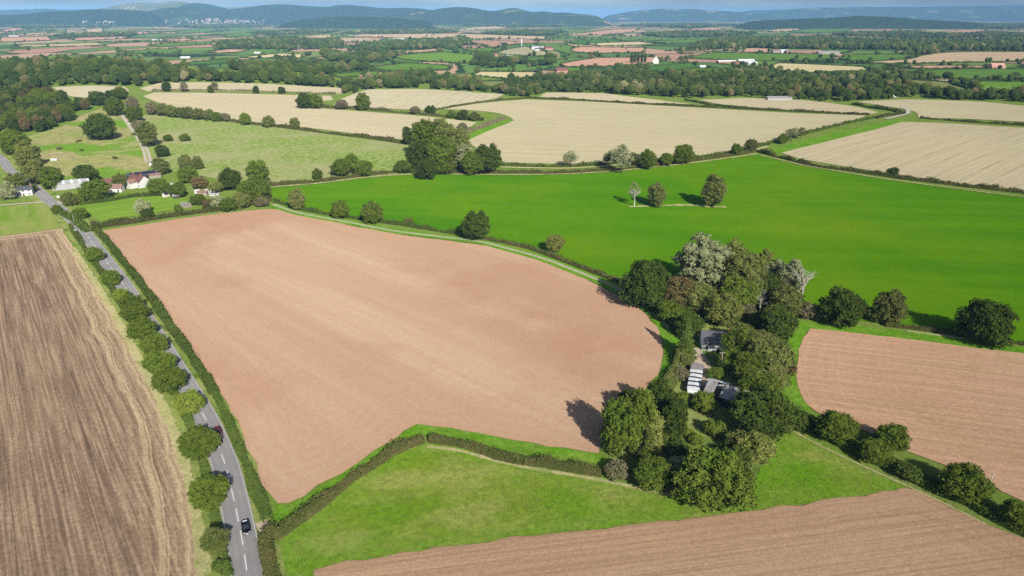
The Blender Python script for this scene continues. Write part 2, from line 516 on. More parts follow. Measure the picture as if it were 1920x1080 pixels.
m_asph = road_mat('worn_asphalt', (0.225, 0.217, 0.217), (0.185, 0.18, 0.182), ang(421, 868, 448, 982), (0.26, 0.25, 0.245), (0.02, 0.7), 0.5, 0.08, 2.0, 0.03, bstr=0.1, bdist=0.03)
m_paint = plain('road_paint', (0.78, 0.78, 0.75), 0.6, 0.1, 2.0)
F = {}
for k, c1, s in (('green', (0.085, 0.165, 0.025), 0), ('bright', (0.11, 0.20, 0.025), 1), ('deep', (0.055, 0.13, 0.025), 2), ('pink', (0.40, 0.235, 0.165), 3),
                 ('tan', (0.39, 0.29, 0.185), 4), ('straw', (0.42, 0.36, 0.20), 5), ('olive', (0.155, 0.175, 0.06), 6), ('grey', (0.27, 0.255, 0.15), 7)):
    F[k] = field_mat('far_' + k, c1, tuple(x * 0.86 for x in c1), 0.4 + s * 0.55, tuple(min(1, x * 1.18) for x in c1), (0.003, 0.05), 0.6, 0.12, 0.12, 0.006,
                     streak2=tuple(x * 0.72 for x in c1), ssc2=(0.004, 0.09), sfac2=0.4)

# ------------------------------------------------------------------ the land itself
def make_ground():
    rings = np.concatenate([[0.0], np.geomspace(25, 48000, 380)])
    na = 252
    th = np.linspace(0, 2 * math.pi, na, endpoint=False)
    X = np.outer(rings, np.sin(th)); Y = np.outer(rings, np.cos(th))
    v = np.column_stack([X.ravel(), Y.ravel(), H(X, Y).ravel()])
    i, j = np.meshgrid(np.arange(len(rings) - 1), np.arange(na), indexing='ij')
    j2 = (j + 1) % na
    f = np.stack([i * na + j, i * na + j2, (i + 1) * na + j2, (i + 1) * na + j], -1).reshape(-1, 4)[:, ::-1]
    return tag(obj('ground', mesh('ground', v, f, m_ground, True)), 'rolling farmland running out to the far hills', 'ground', None, 'structure')
make_ground()

# fields near the camera
field('stubble_field', [(-700, 470), (-250, 452), (0, 443), (60, 436), (112, 428), (138, 462), (172, 520), (208, 585), (240, 640), (272, 700), (300, 752), (330, 830), (348, 890), (362, 950), (374, 1010), (382, 1080), (392, 1250), (-1200, 1250)],
      m_stub, 1, 'brown streaked stubble field beside the road', 0.5, grid=6)
field('grass_field', [(-500, 392), (0, 388), (84, 381), (100, 402), (113, 428), (60, 437), (0, 444), (-500, 460)], m_corner, 2, 'thin green corner of the stubble field by the white cottage', 0.3)
field('ploughed_field', [(190, 434), (300, 417), (400, 403), (500, 393), (525, 394), (560, 404), (640, 420), (740, 439), (860, 455), (930, 465), (1000, 485), (1060, 508), (1130, 540), (1170, 563), (1205, 586), (1228, 612), (1241, 640), (1243, 665), (1230, 705), (1195, 748), (1150, 800), (1118, 851), (1000, 832), (900, 813), (783, 795), (700, 847), (640, 888), (570, 931), (538, 945), (522, 945), (501, 921), (481, 872), (457, 819), (428, 758), (395, 709), (356, 656), (327, 617), (297, 575), (267, 531), (226, 481)],
      m_soil, 2, 'large pinkish ploughed field in the middle', 0.35, 'main', 5.0)
field('ploughed_field', [(590, 1067), (650, 1056), (760, 1038), (1000, 1006), (1200, 984), (1300, 972), (1500, 946), (1690, 917), (1712, 917), (1745, 936), (1830, 975), (1920, 1012), (2150, 1100), (2150, 1300), (600, 1300), (586, 1090)],
      m_soil_l, 2, 'furrowed brown field at the bottom of the view', 0.3, 'low', 5.0)
field('ploughed_field', [(1518, 617), (1600, 625), (1700, 637), (1800, 650), (1920, 665), (2250, 706), (2350, 1130), (1920, 941), (1850, 908), (1770, 873), (1700, 846), (1620, 808), (1560, 787), (1522, 768), (1502, 738), (1493, 705), (1497, 668), (1506, 635)],
      m_soil_r, 2, 'reddish ploughed field behind the hedgerow trees', 0.3, 'right', 5.0)
field('green_field', [(508, 353), (600, 345), (700, 334), (800, 328), (900, 329), (1000, 329), (1100, 326), (1200, 318), (1300, 307), (1380, 296), (1420, 291), (1450, 299), (1500, 311), (1560, 321), (1650, 336), (1750, 350), (1850, 363), (1920, 371), (2350, 425), (2350, 700), (1920, 642), (1850, 634), (1760, 626), (1700, 614), (1650, 606), (1560, 596), (1500, 590), (1380, 585), (1250, 560), (1160, 527), (1060, 490), (1000, 467), (920, 452), (860, 440), (780, 428), (700, 415), (620, 403), (560, 392), (512, 381)],
      m_green, 1, 'vivid green crop field with three lone trees', 0.0, 'green', 9)
field('meadow_field', [(512, 1083), (518, 1025), (545, 1000), (592, 962), (664, 903), (720, 868), (768, 842), (806, 832), (855, 838), (930, 860), (1005, 875), (1080, 888), (1150, 900), (1250, 925), (1330, 950), (1400, 945), (1440, 850), (1480, 805), (1540, 832), (1620, 870), (1700, 908), (1690, 918), (1500, 947), (1300, 973), (1200, 985), (1000, 1007), (760, 1039), (650, 1057), (590, 1068), (580, 1100), (590, 1250), (520, 1250)],
      m_mead, 1, 'rough triangular meadow below the bent hedge', 0.2, 'mead', 5)
field('grass_margin', [(505, 985), (520, 946), (538, 946), (570, 932), (640, 889), (700, 848), (783, 796), (900, 814), (1000, 833), (1118, 852), (1140, 860), (1135, 885), (1080, 878), (1005, 866), (930, 850), (855, 828), (800, 818), (770, 826), (720, 856), (664, 890), (592, 950), (520, 1000)],
      m_margin, 1.5, 'lush green strip along the edge of the big ploughed field', 0.2, 'margin', 4)
field('grass_margin', [(1462, 640), (1480, 600), (1520, 603), (1700, 622), (1920, 648), (2200, 690), (2200, 700), (1920, 665), (1700, 638), (1518, 618), (1506, 636), (1497, 668), (1493, 705), (1502, 738), (1522, 768), (1500, 780), (1470, 750), (1455, 700)],
      m_margin, 1.5, 'green strip round the reddish ploughed field', 0.2, 'margin_r', 5)
field('grass_margin', [(1200, 575), (1225, 590), (1262, 628), (1275, 660), (1268, 690), (1240, 720), (1200, 752), (1215, 735), (1232, 705), (1245, 665), (1243, 640), (1230, 612)],
      m_margin, 1.5, 'green strip between ploughed field and farm lane', 0.1, 'margin_f', 3)
field('garden_field', [(1270, 640), (1300, 600), (1480, 600), (1470, 760), (1450, 830), (1400, 930), (1320, 940), (1160, 895), (1140, 840), (1200, 770), (1260, 700)],
      m_verge, 0.7, 'overgrown garden ground under the farm trees', 0.2, 'garden', 5)
field('farm_yard_ground', [(1298, 655), (1310, 652), (1322, 668), (1335, 692), (1332, 712), (1345, 740), (1318, 742), (1312, 700), (1302, 680)], m_yard, 2.2, 'bare earth yard between the farm sheds', 0.1, grid=3, cat='ground')
field('green_lawn', [(150, 384), (230, 373), (300, 368), (335, 370), (352, 380), (330, 393), (260, 405), (190, 416), (165, 400)], m_lawn, 1.2, 'mown green paddock behind the hamlet', 0.0, 'lawn')
field('pasture_field', [(255, 232), (272, 216), (340, 221), (450, 231), (550, 243), (650, 257), (765, 272), (762, 300), (750, 326), (700, 331), (600, 342), (505, 350), (440, 345), (380, 330), (300, 318), (285, 300), (270, 262)],
      m_past, 1, 'tufted pale green pasture above the hamlet', 0.0, 'past')
field('slope_field', [(40, 262), (110, 240), (160, 214), (215, 196), (235, 215), (262, 262), (287, 305), (270, 328), (130, 345), (85, 318), (60, 285)], m_slope, 1, 'dry scrubby slope beside the farm track', 0.0, 'slope')

# pale stubble beyond
field('stubble_field', [(98, 164), (180, 161), (236, 164), (243, 172), (200, 179), (165, 184), (130, 181)], m_straw4, 1.2, 'narrow pale stubble strip beside the hill wood', grid=12)
field('stubble_field', [(262, 166), (300, 156), (380, 155), (500, 158), (660, 166), (640, 176), (500, 173), (350, 171), (275, 172)], m_straw3, 1.2, 'long pale stubble strip below the tree belt', grid=14)
field('stubble_field', [(268, 181), (290, 174), (420, 175), (620, 180), (625, 188), (560, 195), (600, 203), (700, 211), (800, 219), (895, 230), (870, 243), (800, 262), (755, 262), (650, 249), (550, 237), (450, 226), (350, 208), (300, 194)], m_straw3, 1.2, 'long sandy stubble field above the tufted pasture', grid=10)
field('stubble_field', [(625, 197), (640, 186), (690, 168), (800, 168), (945, 177), (925, 186), (860, 196), (800, 207), (720, 204)], m_straw4, 1.2, 'stubble field with curved combing lines', grid=10)
field('stubble_field', [(830, 205), (900, 194), (985, 187), (1100, 191), (1300, 202), (1500, 213), (1625, 217), (1560, 238), (1440, 270), (1400, 281), (1300, 297), (1200, 303), (1080, 308), (950, 305), (925, 297), (885, 272), (878, 258), (962, 226), (930, 212), (880, 207)], m_straw1, 1.2, 'broad pale stubble field behind the green crop', grid=10)
field('stubble_field', [(1010, 182), (1025, 174), (1130, 175), (1200, 184), (1300, 196), (1200, 193), (1100, 187)], m_straw3, 1.2, 'thin stubble strip in front of the long wood', grid=14)
field('stubble_field', [(1310, 188), (1390, 184), (1500, 188), (1600, 200), (1648, 211), (1632, 215), (1500, 208), (1360, 197)], m_straw2, 1.2, 'stubble field below the grey shed', grid=14)
field('stubble_field', [(1605, 191), (1700, 187), (1850, 192), (1920, 199), (2250, 215), (2250, 245), (1920, 229), (1800, 223), (1722, 221), (1712, 209), (1650, 198)], m_straw1, 1.2, 'stubble field beyond the lane junction', grid=14)
field('stubble_field', [(1465, 287), (1550, 266), (1650, 241), (1690, 229), (1760, 231), (1920, 240), (2350, 256), (2350, 412), (1920, 359), (1800, 345), (1700, 330), (1600, 315), (1500, 298)], m_straw2, 1.2, 'combed stubble field above the dark hedge', grid=9)
field('grass_margin', [(870, 257), (900, 243), (950, 225), (965, 226), (930, 240), (880, 262)], m_margin, 1.6, 'bright green wedge at the corner of the stubble', grid=8)
field('grass_margin', [(1425, 287), (1460, 277), (1560, 250), (1685, 222), (1700, 228), (1640, 243), (1550, 268), (1465, 288)], m_margin, 0.9, 'green strip beside the hedged lane', grid=9)

# far fields: (colour, outline)
FAR = [('bright', [(86, 113), (96, 104), (190, 106), (200, 111), (150, 115)]), ('green', [(220, 99), (290, 92), (340, 95), (310, 103)]),
 ('green', [(275, 85), (410, 77), (430, 81), (300, 89)]), ('pink', [(0, 71), (90, 70), (96, 76), (0, 79)]), ('pink', [(130, 74), (230, 66), (234, 73), (150, 77)]),
 ('pink', [(380, 100), (430, 93), (468, 94), (440, 100)]), ('tan', [(30, 86), (180, 81), (200, 86), (40, 89)]), ('deep', [(340, 119), (445, 110), (450, 118), (360, 123)]),
 ('straw', [(450, 109), (520, 101), (582, 103), (562, 110)]), ('green', [(420, 66), (480, 61), (482, 67), (425, 71)]), ('tan', [(480, 71), (620, 66), (622, 71), (485, 74)]),
 ('green', [(88, 61), (125, 57), (122, 62)]), ('green', [(330, 60), (400, 53), (402, 59), (340, 64)]), ('tan', [(160, 57), (194, 53), (192, 60), (165, 61)]),
 ('pink', [(235, 63), (270, 60), (282, 63), (240, 66)]), ('pink', [(0, 58), (30, 53), (50, 56), (10, 61)]), ('bright', [(745, 106), (830, 98), (900, 105), (912, 112), (870, 120), (760, 113)]),
 ('green', [(700, 127), (760, 119), (840, 124), (842, 132), (720, 134)]), ('pink', [(718, 99), (820, 92), (822, 97), (730, 102)]),
 ('grey', [(935, 101), (952, 93), (985, 88), (1010, 93), (1045, 103), (1000, 106)]), ('straw', [(885, 142), (900, 135), (1010, 136), (1000, 146), (950, 149)]),
 ('olive', [(870, 160), (890, 153), (960, 153), (985, 158), (940, 165)]), ('green', [(975, 112), (1050, 105), (1062, 111), (1000, 116)]), ('green', [(870, 94), (920, 89), (932, 96), (900, 100)]),
 ('pink', [(1050, 121), (1120, 109), (1230, 108), (1240, 117), (1150, 125), (1060, 126)]), ('pink', [(1070, 95), (1090, 88), (1210, 90), (1208, 99), (1110, 101)]),
 ('deep', [(1070, 79), (1150, 74), (1162, 79), (1080, 83)]), ('pink', [(1060, 66), (1150, 56), (1200, 54), (1182, 61), (1080, 67)]),
 ('tan', [(640, 68), (720, 62), (800, 63), (1030, 69), (1020, 74), (760, 72)]), ('tan', [(730, 54), (805, 47), (818, 50), (790, 56)]),
 ('deep', [(1190, 130), (1300, 118), (1302, 127), (1220, 138)]), ('green', [(1040, 133), (1070, 127), (1115, 129), (1080, 135)]), ('green', [(1280, 140), (1300, 129), (1400, 129), (1390, 138)]),
 ('green', [(1285, 110), (1340, 99), (1420, 101), (1560, 102), (1560, 113), (1440, 115)]), ('pink', [(1392, 98), (1398, 91), (1442, 91), (1440, 100)]),
 ('pink', [(1270, 99), (1380, 91), (1382, 95), (1280, 100)]), ('straw', [(1438, 127), (1460, 119), (1620, 126), (1632, 133), (1520, 137), (1450, 133)]),
 ('tan', [(1588, 119), (1700, 112), (1730, 105), (1780, 99), (1920, 98), (2200, 98), (2200, 114), (1920, 116), (1700, 120)]), ('green', [(1575, 112), (1600, 104), (1720, 102), (1700, 111), (1620, 116)]),
 ('pink', [(1690, 128), (1720, 124), (1850, 124), (1852, 128), (1720, 130)]), ('green', [(1690, 142), (1760, 132), (1920, 130), (2200, 132), (2200, 150), (1800, 149)]),
 ('bright', [(1785, 158), (1800, 153), (1920, 154), (2250, 156), (2250, 186), (1920, 183), (1845, 181)]), ('olive', [(1640, 152), (1700, 150), (1780, 155), (1835, 170), (1838, 180), (1740, 178)]),
 ('deep', [(1520, 146), (1640, 143), (1660, 148), (1560, 151)]), ('green', [(1500, 143), (1560, 137), (1640, 135), (1690, 141), (1560, 146)]),
 ('tan', [(1740, 97), (1860, 89), (1980, 90), (1900, 97)]), ('pink', [(1750, 62), (1830, 56), (1850, 58), (1790, 64)]), ('straw', [(1690, 45), (1725, 40), (1735, 43), (1700, 47)]),
 ('green', [(1480, 60), (1560, 52), (1600, 55), (1520, 63)]), ('tan', [(1440, 58), (1480, 53), (1500, 56), (1450, 60)]), ('pink', [(1280, 56), (1330, 52), (1360, 54), (1300, 58)]),
 ('green', [(640, 88), (700, 84), (720, 87), (660, 92)]), ('tan', [(860, 55), (930, 50), (950, 53), (880, 57)]), ('green', [(560, 118), (640, 112), (660, 118), (590, 122)]),
 ('deep', [(480, 122), (560, 118), (580, 124), (500, 127)]), ('green', [(620, 140), (700, 134), (720, 141), (640, 147)]), ('deep', [(700, 148), (790, 142), (800, 149), (720, 155)]),
 ('straw', [(1100, 82), (1200, 79), (1230, 83), (1120, 86)]), ('green', [(1230, 78), (1330, 73), (1350, 78), (1250, 83)]), ('pink', [(300, 76), (350, 73), (360, 76), (310, 79)])]
farlines = []
for i, (k, px) in enumerate(FAR):
    o = field('far_field', px, F[k], 1.3, None, key='far%d' % i)
    tag(o, {'green': 'green', 'bright': 'bright green', 'deep': 'deep green', 'pink': 'pink bare', 'tan': 'sandy', 'straw': 'straw coloured', 'olive': 'olive', 'grey': 'grey green'}[k] + ' field in the patchwork of the far plain', 'field', 'fields of the far plain')
    farlines.append(OUTLINE['far%d' % i])

# ------------------------------------------------------------------ road and tracks
ROAD = [(-60, 262), (-25, 280), (5, 301), (19, 320), (42, 338), (66, 353), (86, 372), (101, 384), (117, 396), (138, 415), (161, 440), (198, 489), (237, 542), (289, 626), (325, 685), (355, 734), (386, 787), (407, 832), (421, 868), (437, 930), (448, 982), (457, 1030), (464, 1080), (472, 1140), (482, 1250)]
rc = curve([P(*q) for q in ROAD], False, 3.0)
def road_strip(name, c, a, b, layer, m, parent=None):
    v, f = ribbon_v(c, np.full(len(c), a), np.full(len(c), b), layer)
    return obj(name, mesh(name, v, f, m, True), parent)
verge = road_strip('road_verge', rc, -8.5, 8.0, 1.35, m_verge)
tag(verge, 'grassy verge on both sides of the road', 'verge', None, 'structure')
road = road_strip('road', rc, -3.6, 3.6, 2.0, m_asph)
attr(road.data, 'edge', np.repeat([-3.6, 3.6], len(rc)))
tag(road, 'grey two-lane country road curving past the fields', 'road', None, 'structure')
for a, b in ((-3.33, -3.24), (3.24, 3.33)):
    road_strip('edge_line', rc, a, b, 2.35, m_paint, road)
fine = curve([(q[0], q[1], 0) for q in rc], False, 0.75)
seg = np.concatenate([[0], np.cumsum(np.linalg.norm(np.diff(fine, axis=0), axis=1))])
tot = seg[-1]
s0 = tot
ndash = 0
while s0 > 12:
    s1 = s0 - 5.6
    q = np.stack([np.interp(np.linspace(s1, s0, 4), seg, fine[:, 0]), np.interp(np.linspace(s1, s0, 4), seg, fine[:, 1])], 1)
    road_strip('centre_dash', q, -0.13, 0.13, 2.35, m_paint, road)
    s0 -= 9.0
    ndash += 1
ribbon('lane', [(0, 386), (40, 383), (86, 379)], 3.2, m_track, 1.8, 'pale lane to the white cottage', cat='lane')
ribbon('lane', [(107, 378), (118, 382)], 5, m_track, 1.8, 'pale driveway mouth beside the road', cat='lane', step=2)
tr, trc = ribbon('farm_track', [(512, 384), (560, 400), (640, 415), (740, 434), (830, 445), (900, 454), (960, 469), (1020, 486), (1080, 509), (1147, 536), (1185, 558), (1210, 573), (1237, 594), (1268, 627), (1298, 655), (1312, 668)],
             2.1, m_track, 2.3, 'pale farm track curving along the ploughed field', cat='track')
v, f = ribbon_v(trc, np.full(len(trc), -0.22), np.full(len(trc), 0.22), 2.65)
obj('grass_strip', mesh('grass_strip', v, f, m_verge, True), tr)
v, f = ribbon_v(trc, np.full(len(trc), -4.2), np.full(len(trc), 3.6), 2.1)
tag(obj('track_verge', mesh('track_verge', v, f, m_margin, True)), 'green verge of the pale farm track', 'verge', None, 'structure')
for pts in ([(226, 214), (238, 232), (255, 256), (268, 280), (275, 306)], [(229, 214), (242, 232), (260, 256), (275, 280), (284, 306)]):
    ribbon('hill_track', pts, 2.4, m_track, 1.8, 'white wheel rut of the track climbing the dry slope', cat='track')
ribbon('gateway', [(484, 994), (506, 985)], 5.0, m_yard, 2.0, 'worn earth gateway beside the black car', cat='gateway', step=2)
ribbon('lane', [(1660, 224), (1685, 218), (1700, 214), (1702, 208), (1690, 200)], 5.0, m_track, 2.0, 'pale lane junction between the stubble fields', cat='lane')
ribbon('lane', [(940, 314), (1060, 316), (1130, 312), (1200, 306), (1300, 299), (1400, 285), (1440, 275)], 4.0, m_dry, 1.8, 'lane sunk between hedges behind the green field', cat='lane')
EDGES = []
for pts, w, lb in (([(505, 352), (600, 344), (700, 332), (800, 327), (900, 328), (1000, 328), (1100, 325), (1200, 317), (1300, 306), (1380, 295), (1418, 289)], 2.4, 'dry grass edge at the far side of the green field'),
               ([(1425, 292), (1500, 309), (1560, 320), (1650, 335), (1750, 349), (1850, 362), (1920, 370), (2200, 405)], 1.6, 'dry grass edge under the dark hedge'),
               ([(800, 838), (860, 846), (960, 872), (1080, 893), (1150, 906), (1250, 928), (1320, 945)], 1.2, 'dry grass edge of the triangular meadow'),
               ([(1470, 800), (1540, 838), (1620, 876), (1700, 912), (1780, 950), (1850, 985)], 0.7, 'dry grass edge below the hedgerow trees'),
               ([(140, 470), (190, 548), (245, 645), (290, 730), (330, 820), (356, 905), (372, 990), (384, 1080)], 2.6, 'straw coloured edge of the brown stubble'),
               ([(1700, 622), (1780, 632), (1850, 640), (1920, 650), (2100, 675)], 1.4, 'dry grass below the low brown hedge')):
    _e = ribbon('field_edge', pts, w, m_dry, 2.2 if 'stubble' not in lb else 1.6, lb, step=1.4, cat='field edge', wob=0.22)
    EDGES.append(_e[1])
ribbon('bare_ground_strip', [(1180, 388), (1240, 386), (1290, 385), (1330, 388), (1362, 389)], 3.2, m_dry, 1.6, 'strip of dry grass under the three lone trees', cat='ground', step=2.0, wob=0.3)

# ------------------------------------------------------------------ far hills
m_hill, nt = newmat('hill_land')
g = nd(nt, 'ShaderNodeNewGeometry').outputs['Position']
vo = nd(nt, 'ShaderNodeTexVoronoi', {'Vector': g, 'Scale': 1 / 260.0})
sc = nd(nt, 'ShaderNodeSeparateColor', {0: vo.outputs['Color']})
hc = mix(nt, rmp(nt, sc.outputs[0], 0.66, 0.67), (0.045, 0.08, 0.028), (0.12, 0.15, 0.05))
hc = mix(nt, rmp(nt, sc.outputs[1], 0.82, 0.83), hc, (0.26, 0.18, 0.115))
hc = mix(nt, rmp(nt, noi(nt, g, 0.0022, 5, 0.6), 0.40, 0.44), hc, (0.030, 0.050, 0.022))
finish(m_hill, nt, hc, 1.0, noi(nt, g, 0.02, 4), 0.6, 8.0)
m_moor, nt = newmat('hill_moor')
g = nd(nt, 'ShaderNodeNewGeometry').outputs['Position']
z = nd(nt, 'ShaderNodeSeparateXYZ', {0: g}).outputs[2]
mc = mix(nt, rmp(nt, noi(nt, g, 0.003, 5, 0.6), 0.4, 0.6), (0.17, 0.155, 0.08), (0.09, 0.115, 0.045))
lc = mix(nt, rmp(nt, noi(nt, g, 0.004, 4), 0.48, 0.54), (0.028, 0.05, 0.02), (0.07, 0.11, 0.035))
mc = mix(nt, rmp(nt, ma(nt, 'ADD', z, ma(nt, 'MULTIPLY', noi(nt, g, 0.003, 3), 120.0)), 230, 260), lc, mc)
finish(m_moor, nt, mc, 1.0, noi(nt, g, 0.015, 4), 0.5, 8.0)
m_hwood_shade, nt = newmat('hill_wood_cloud_shade')  # woodland colour, its darkness also painting the cloud shadows on the hills
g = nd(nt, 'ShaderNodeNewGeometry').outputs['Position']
finish(m_hwood_shade, nt, mix(nt, rmp(nt, noi(nt, g, 0.02, 5, 0.7), 0.4, 0.65), (0.018, 0.034, 0.013), (0.035, 0.058, 0.02)), 1.0, noi(nt, g, 0.05, 4), 1.0, 10.0)

def hills(name, label, sil, D, front, back, m, step, bump, seed):
    """ridge whose crest stands D metres ahead; sil is its skyline in picture positions"""
    xs, zs = [], []
    for px, py in sil:
        a = (px - 960) / FPX; b = (540 - py) / FPX
        ry, rz = CP + b * SP, -SP + b * CP
        t = D / ry
        xs.append(a * t); zs.append(CAM_H + rz * t)
    X = np.arange(xs[0], xs[-1], step)
    U = np.linspace(0, 1, len(X))
    C = np.interp(X, xs, zs)
    C = np.convolve(np.pad(C, 2, mode='edge'), np.ones(5) / 5, 'valid')
    C = C * smooth(0, 0.07, U) * smooth(0, 0.07, 1 - U) - 4
    nv = 22
    V = np.concatenate([np.linspace(-1, 0, nv), np.linspace(0, 1, 8)[1:]])
    v = []
    for j, t in enumerate(V):
        y = D + (t * front if t < 0 else t * back)
        prof = (0.5 + 0.5 * math.cos(math.pi * t)) ** (0.85 if t < 0 else 1.2)
        for x, c in zip(X, C):
            nz = mnoise.fractal(Vector((x / 900.0 + seed, y / 900.0, seed)), 1.0, 2.0, 4)
            side = 4 * abs(t) * (1 - abs(t))
            z = c * prof + bump * side * nz
            if t == 0: z = c + 14 * mnoise.noise(Vector((x / 420.0, seed, 0))) + 5 * mnoise.noise(Vector((x / 110.0, seed, 4)))
            v.append((x + (60 * nz if t != 0 else 0), y, max(z, -6) if abs(t) < 1 else -8))
    n = len(X)
    f = np.array([(j * n + i, j * n + i + 1, (j + 1) * n + i + 1, (j + 1) * n + i) for j in range(len(V) - 1) for i in range(n - 1)], np.int32)
    return tag(obj(name, mesh(name, np.array(v), f, m, True)), label, 'hills', None, 'structure')

hills('hills', 'bare topped high hills above the far town', [(150, 33), (190, 19), (205, 14), (235, 8), (255, 5), (270, 4), (285, 5), (300, 7), (312, 4), (328, 2), (345, 3), (360, 6), (380, 10), (410, 13), (440, 13), (470, 11), (500, 10), (520, 9), (545, 9), (580, 11), (610, 14), (640, 18), (680, 26), (720, 32)], 13000, 2000, 1600, m_moor, 45, 60, 3)
hills('hills', 'low blue ridge at the far end of the plain', [(-400, 18), (-200, 20), (0, 19), (40, 18), (75, 17), (90, 15), (105, 16), (130, 18), (160, 17), (205, 18), (260, 20), (330, 30)], 16000, 1600, 1500, m_hill, 70, 50, 9)
hills('hills', 'pointed blue hill beside the bare topped hills', [(325, 26), (345, 16), (355, 9), (368, 4), (380, 7), (400, 12), (425, 18), (450, 15), (480, 12), (520, 7), (545, 8), (575, 11), (605, 13), (620, 12), (640, 8), (660, 9), (690, 12), (720, 15), (760, 14), (800, 18), (830, 19), (860, 26)], 11800, 1500, 1200, m_hwood_shade, 40, 45, 5)  # cloud shadow over this hill is painted by the dark woodland colour
hills('hills', 'wooded dark blue ridge in front of the high hills', [(-200, 27), (0, 28), (60, 26), (75, 22), (110, 20), (140, 21), (150, 18), (175, 17), (200, 17), (240, 18), (262, 19), (280, 25), (310, 33)], 9300, 900, 900, m_hwood_shade, 35, 25, 7)
hills('hills', 'wooded foothill with one pale field above the far town', [(240, 34), (275, 25), (290, 18), (315, 13), (335, 14), (360, 18), (385, 24), (420, 31), (450, 35)], 10200, 900, 900, m_hill, 35, 25, 12)
hills('hills', 'rounded wooded hills in the middle of the skyline', [(700, 29), (760, 24), (800, 20), (830, 15), (858, 12), (880, 14), (905, 18), (925, 21), (945, 16), (962, 14), (980, 18), (998, 23), (1015, 20), (1040, 24), (1062, 23), (1090, 26), (1120, 29), (1150, 32)], 10500, 1300, 1200, m_hill, 35, 30, 15)
hills('hills', 'faint blue hump behind the middle of the plain', [(1120, 31), (1150, 27), (1185, 21), (1210, 18), (1240, 16), (1270, 17), (1300, 16), (1330, 19), (1370, 21), (1420, 25), (1460, 28)], 17500, 1800, 1800, m_hill, 80, 50, 21)
hills('hills', 'long level escarpment along the farthest skyline', [(1330, 25), (1400, 20), (1480, 17), (1530, 14), (1600, 13), (1680, 13), (1760, 12), (1840, 11), (1920, 9), (2050, 9), (2200, 10), (2400, 14)], 19500, 2300, 1800, m_hill, 90, 60, 25)
hills('hills', 'low dark wooded rise on the plain below the escarpment', [(1380, 42), (1430, 37), (1480, 35), (1540, 33), (1600, 31), (1650, 30), (1690, 33), (1740, 37), (1800, 40), (1860, 42)], 7600, 500, 700, m_hwood_shade, 35, 8, 31)
hills('hills', 'low wooded knolls below the middle hills', [(520, 44), (560, 38), (600, 33), (640, 31), (690, 30), (740, 33), (780, 37), (820, 42)], 7800, 450, 600, m_hwood_shade, 35, 8, 35)
# ------------------------------------------------------------------ foliage materials
LEAF_GAIN = 1.28
def leaf_mat(name, c, warm, val=0.5, cl=1.0):
    c = tuple(x * LEAF_GAIN for x in c); warm = tuple(x * LEAF_GAIN for x in warm)
    m, nt = newmat(name)
    g = nd(nt, 'ShaderNodeNewGeometry').outputs['Position']
    oi = nd(nt, 'ShaderNodeObjectInfo').outputs['Random']
    t = nd(nt, 'ShaderNodeAttribute', None, attribute_name='tint').outputs['Fac']
    big = noi(nt, g, 0.22 * cl, 3, 0.6)
    col = mix(nt, rmp(nt, big, 0.4, 0.68), c, warm)
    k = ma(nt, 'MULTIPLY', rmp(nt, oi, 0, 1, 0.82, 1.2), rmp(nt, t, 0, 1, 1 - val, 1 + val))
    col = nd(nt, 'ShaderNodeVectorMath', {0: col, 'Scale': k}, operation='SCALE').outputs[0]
    d = nd(nt, 'ShaderNodeBsdfDiffuse', {'Color': col, 'Roughness': 1.0})
    tr = nd(nt, 'ShaderNodeBsdfTranslucent', {'Color': col})
    mx = nd(nt, 'ShaderNodeMixShader', {0: 0.08, 1: d.outputs[0], 2: tr.outputs[0]})
    nd(nt, 'ShaderNodeOutputMaterial', {'Surface': mx.outputs[0]})
    return m
LM = {'D': leaf_mat('dark_leaves', (0.046, 0.070, 0.014), (0.062, 0.088, 0.017)),
      'G': leaf_mat('green_leaves', (0.072, 0.108, 0.015), (0.10, 0.132, 0.020)),
      'B': leaf_mat('bright_leaves', (0.115, 0.165, 0.020), (0.16, 0.195, 0.032)),
      'O': leaf_mat('olive_leaves', (0.098, 0.125, 0.030), (0.145, 0.150, 0.046)),
      'Y': leaf_mat('yellowing_leaves', (0.135, 0.165, 0.036), (0.185, 0.19, 0.05)),
      'P': leaf_mat('pale_leaves', (0.19, 0.22, 0.10), (0.27, 0.285, 0.15)),
      'R': leaf_mat('russet_leaves', (0.125, 0.085, 0.04), (0.10, 0.105, 0.035)),
      'N': leaf_mat('brown_twigs', (0.165, 0.140, 0.082), (0.11, 0.115, 0.05)),
      'H': leaf_mat('hedge_leaves', (0.062, 0.075, 0.020), (0.095, 0.085, 0.032)),
      'V': leaf_mat('hedge_green', (0.060, 0.092, 0.018), (0.082, 0.11, 0.024))}
m_bark = plain('bark', (0.13, 0.10, 0.075), 0.9, 0.3, 2.0)
m_dead = plain('bleached_wood', (0.52, 0.48, 0.42), 0.8, 0.15, 2.0)

# ------------------------------------------------------------------ foliage shapes
def ico(n):
    import bmesh
    b = bmesh.new()
    bmesh.ops.create_icosphere(b, subdivisions=n, radius=1.0)
    v = np.array([q.co[:] for q in b.verts]); f = np.array([[w.index for w in q.verts] for q in b.faces], np.int32)
    b.free()
    return v, f
ICO1, ICO2 = ico(1), ico(2)

def rdir(n):
    d = rng.normal(size=(n, 3))
    return d / np.linalg.norm(d, axis=1)[:, None]

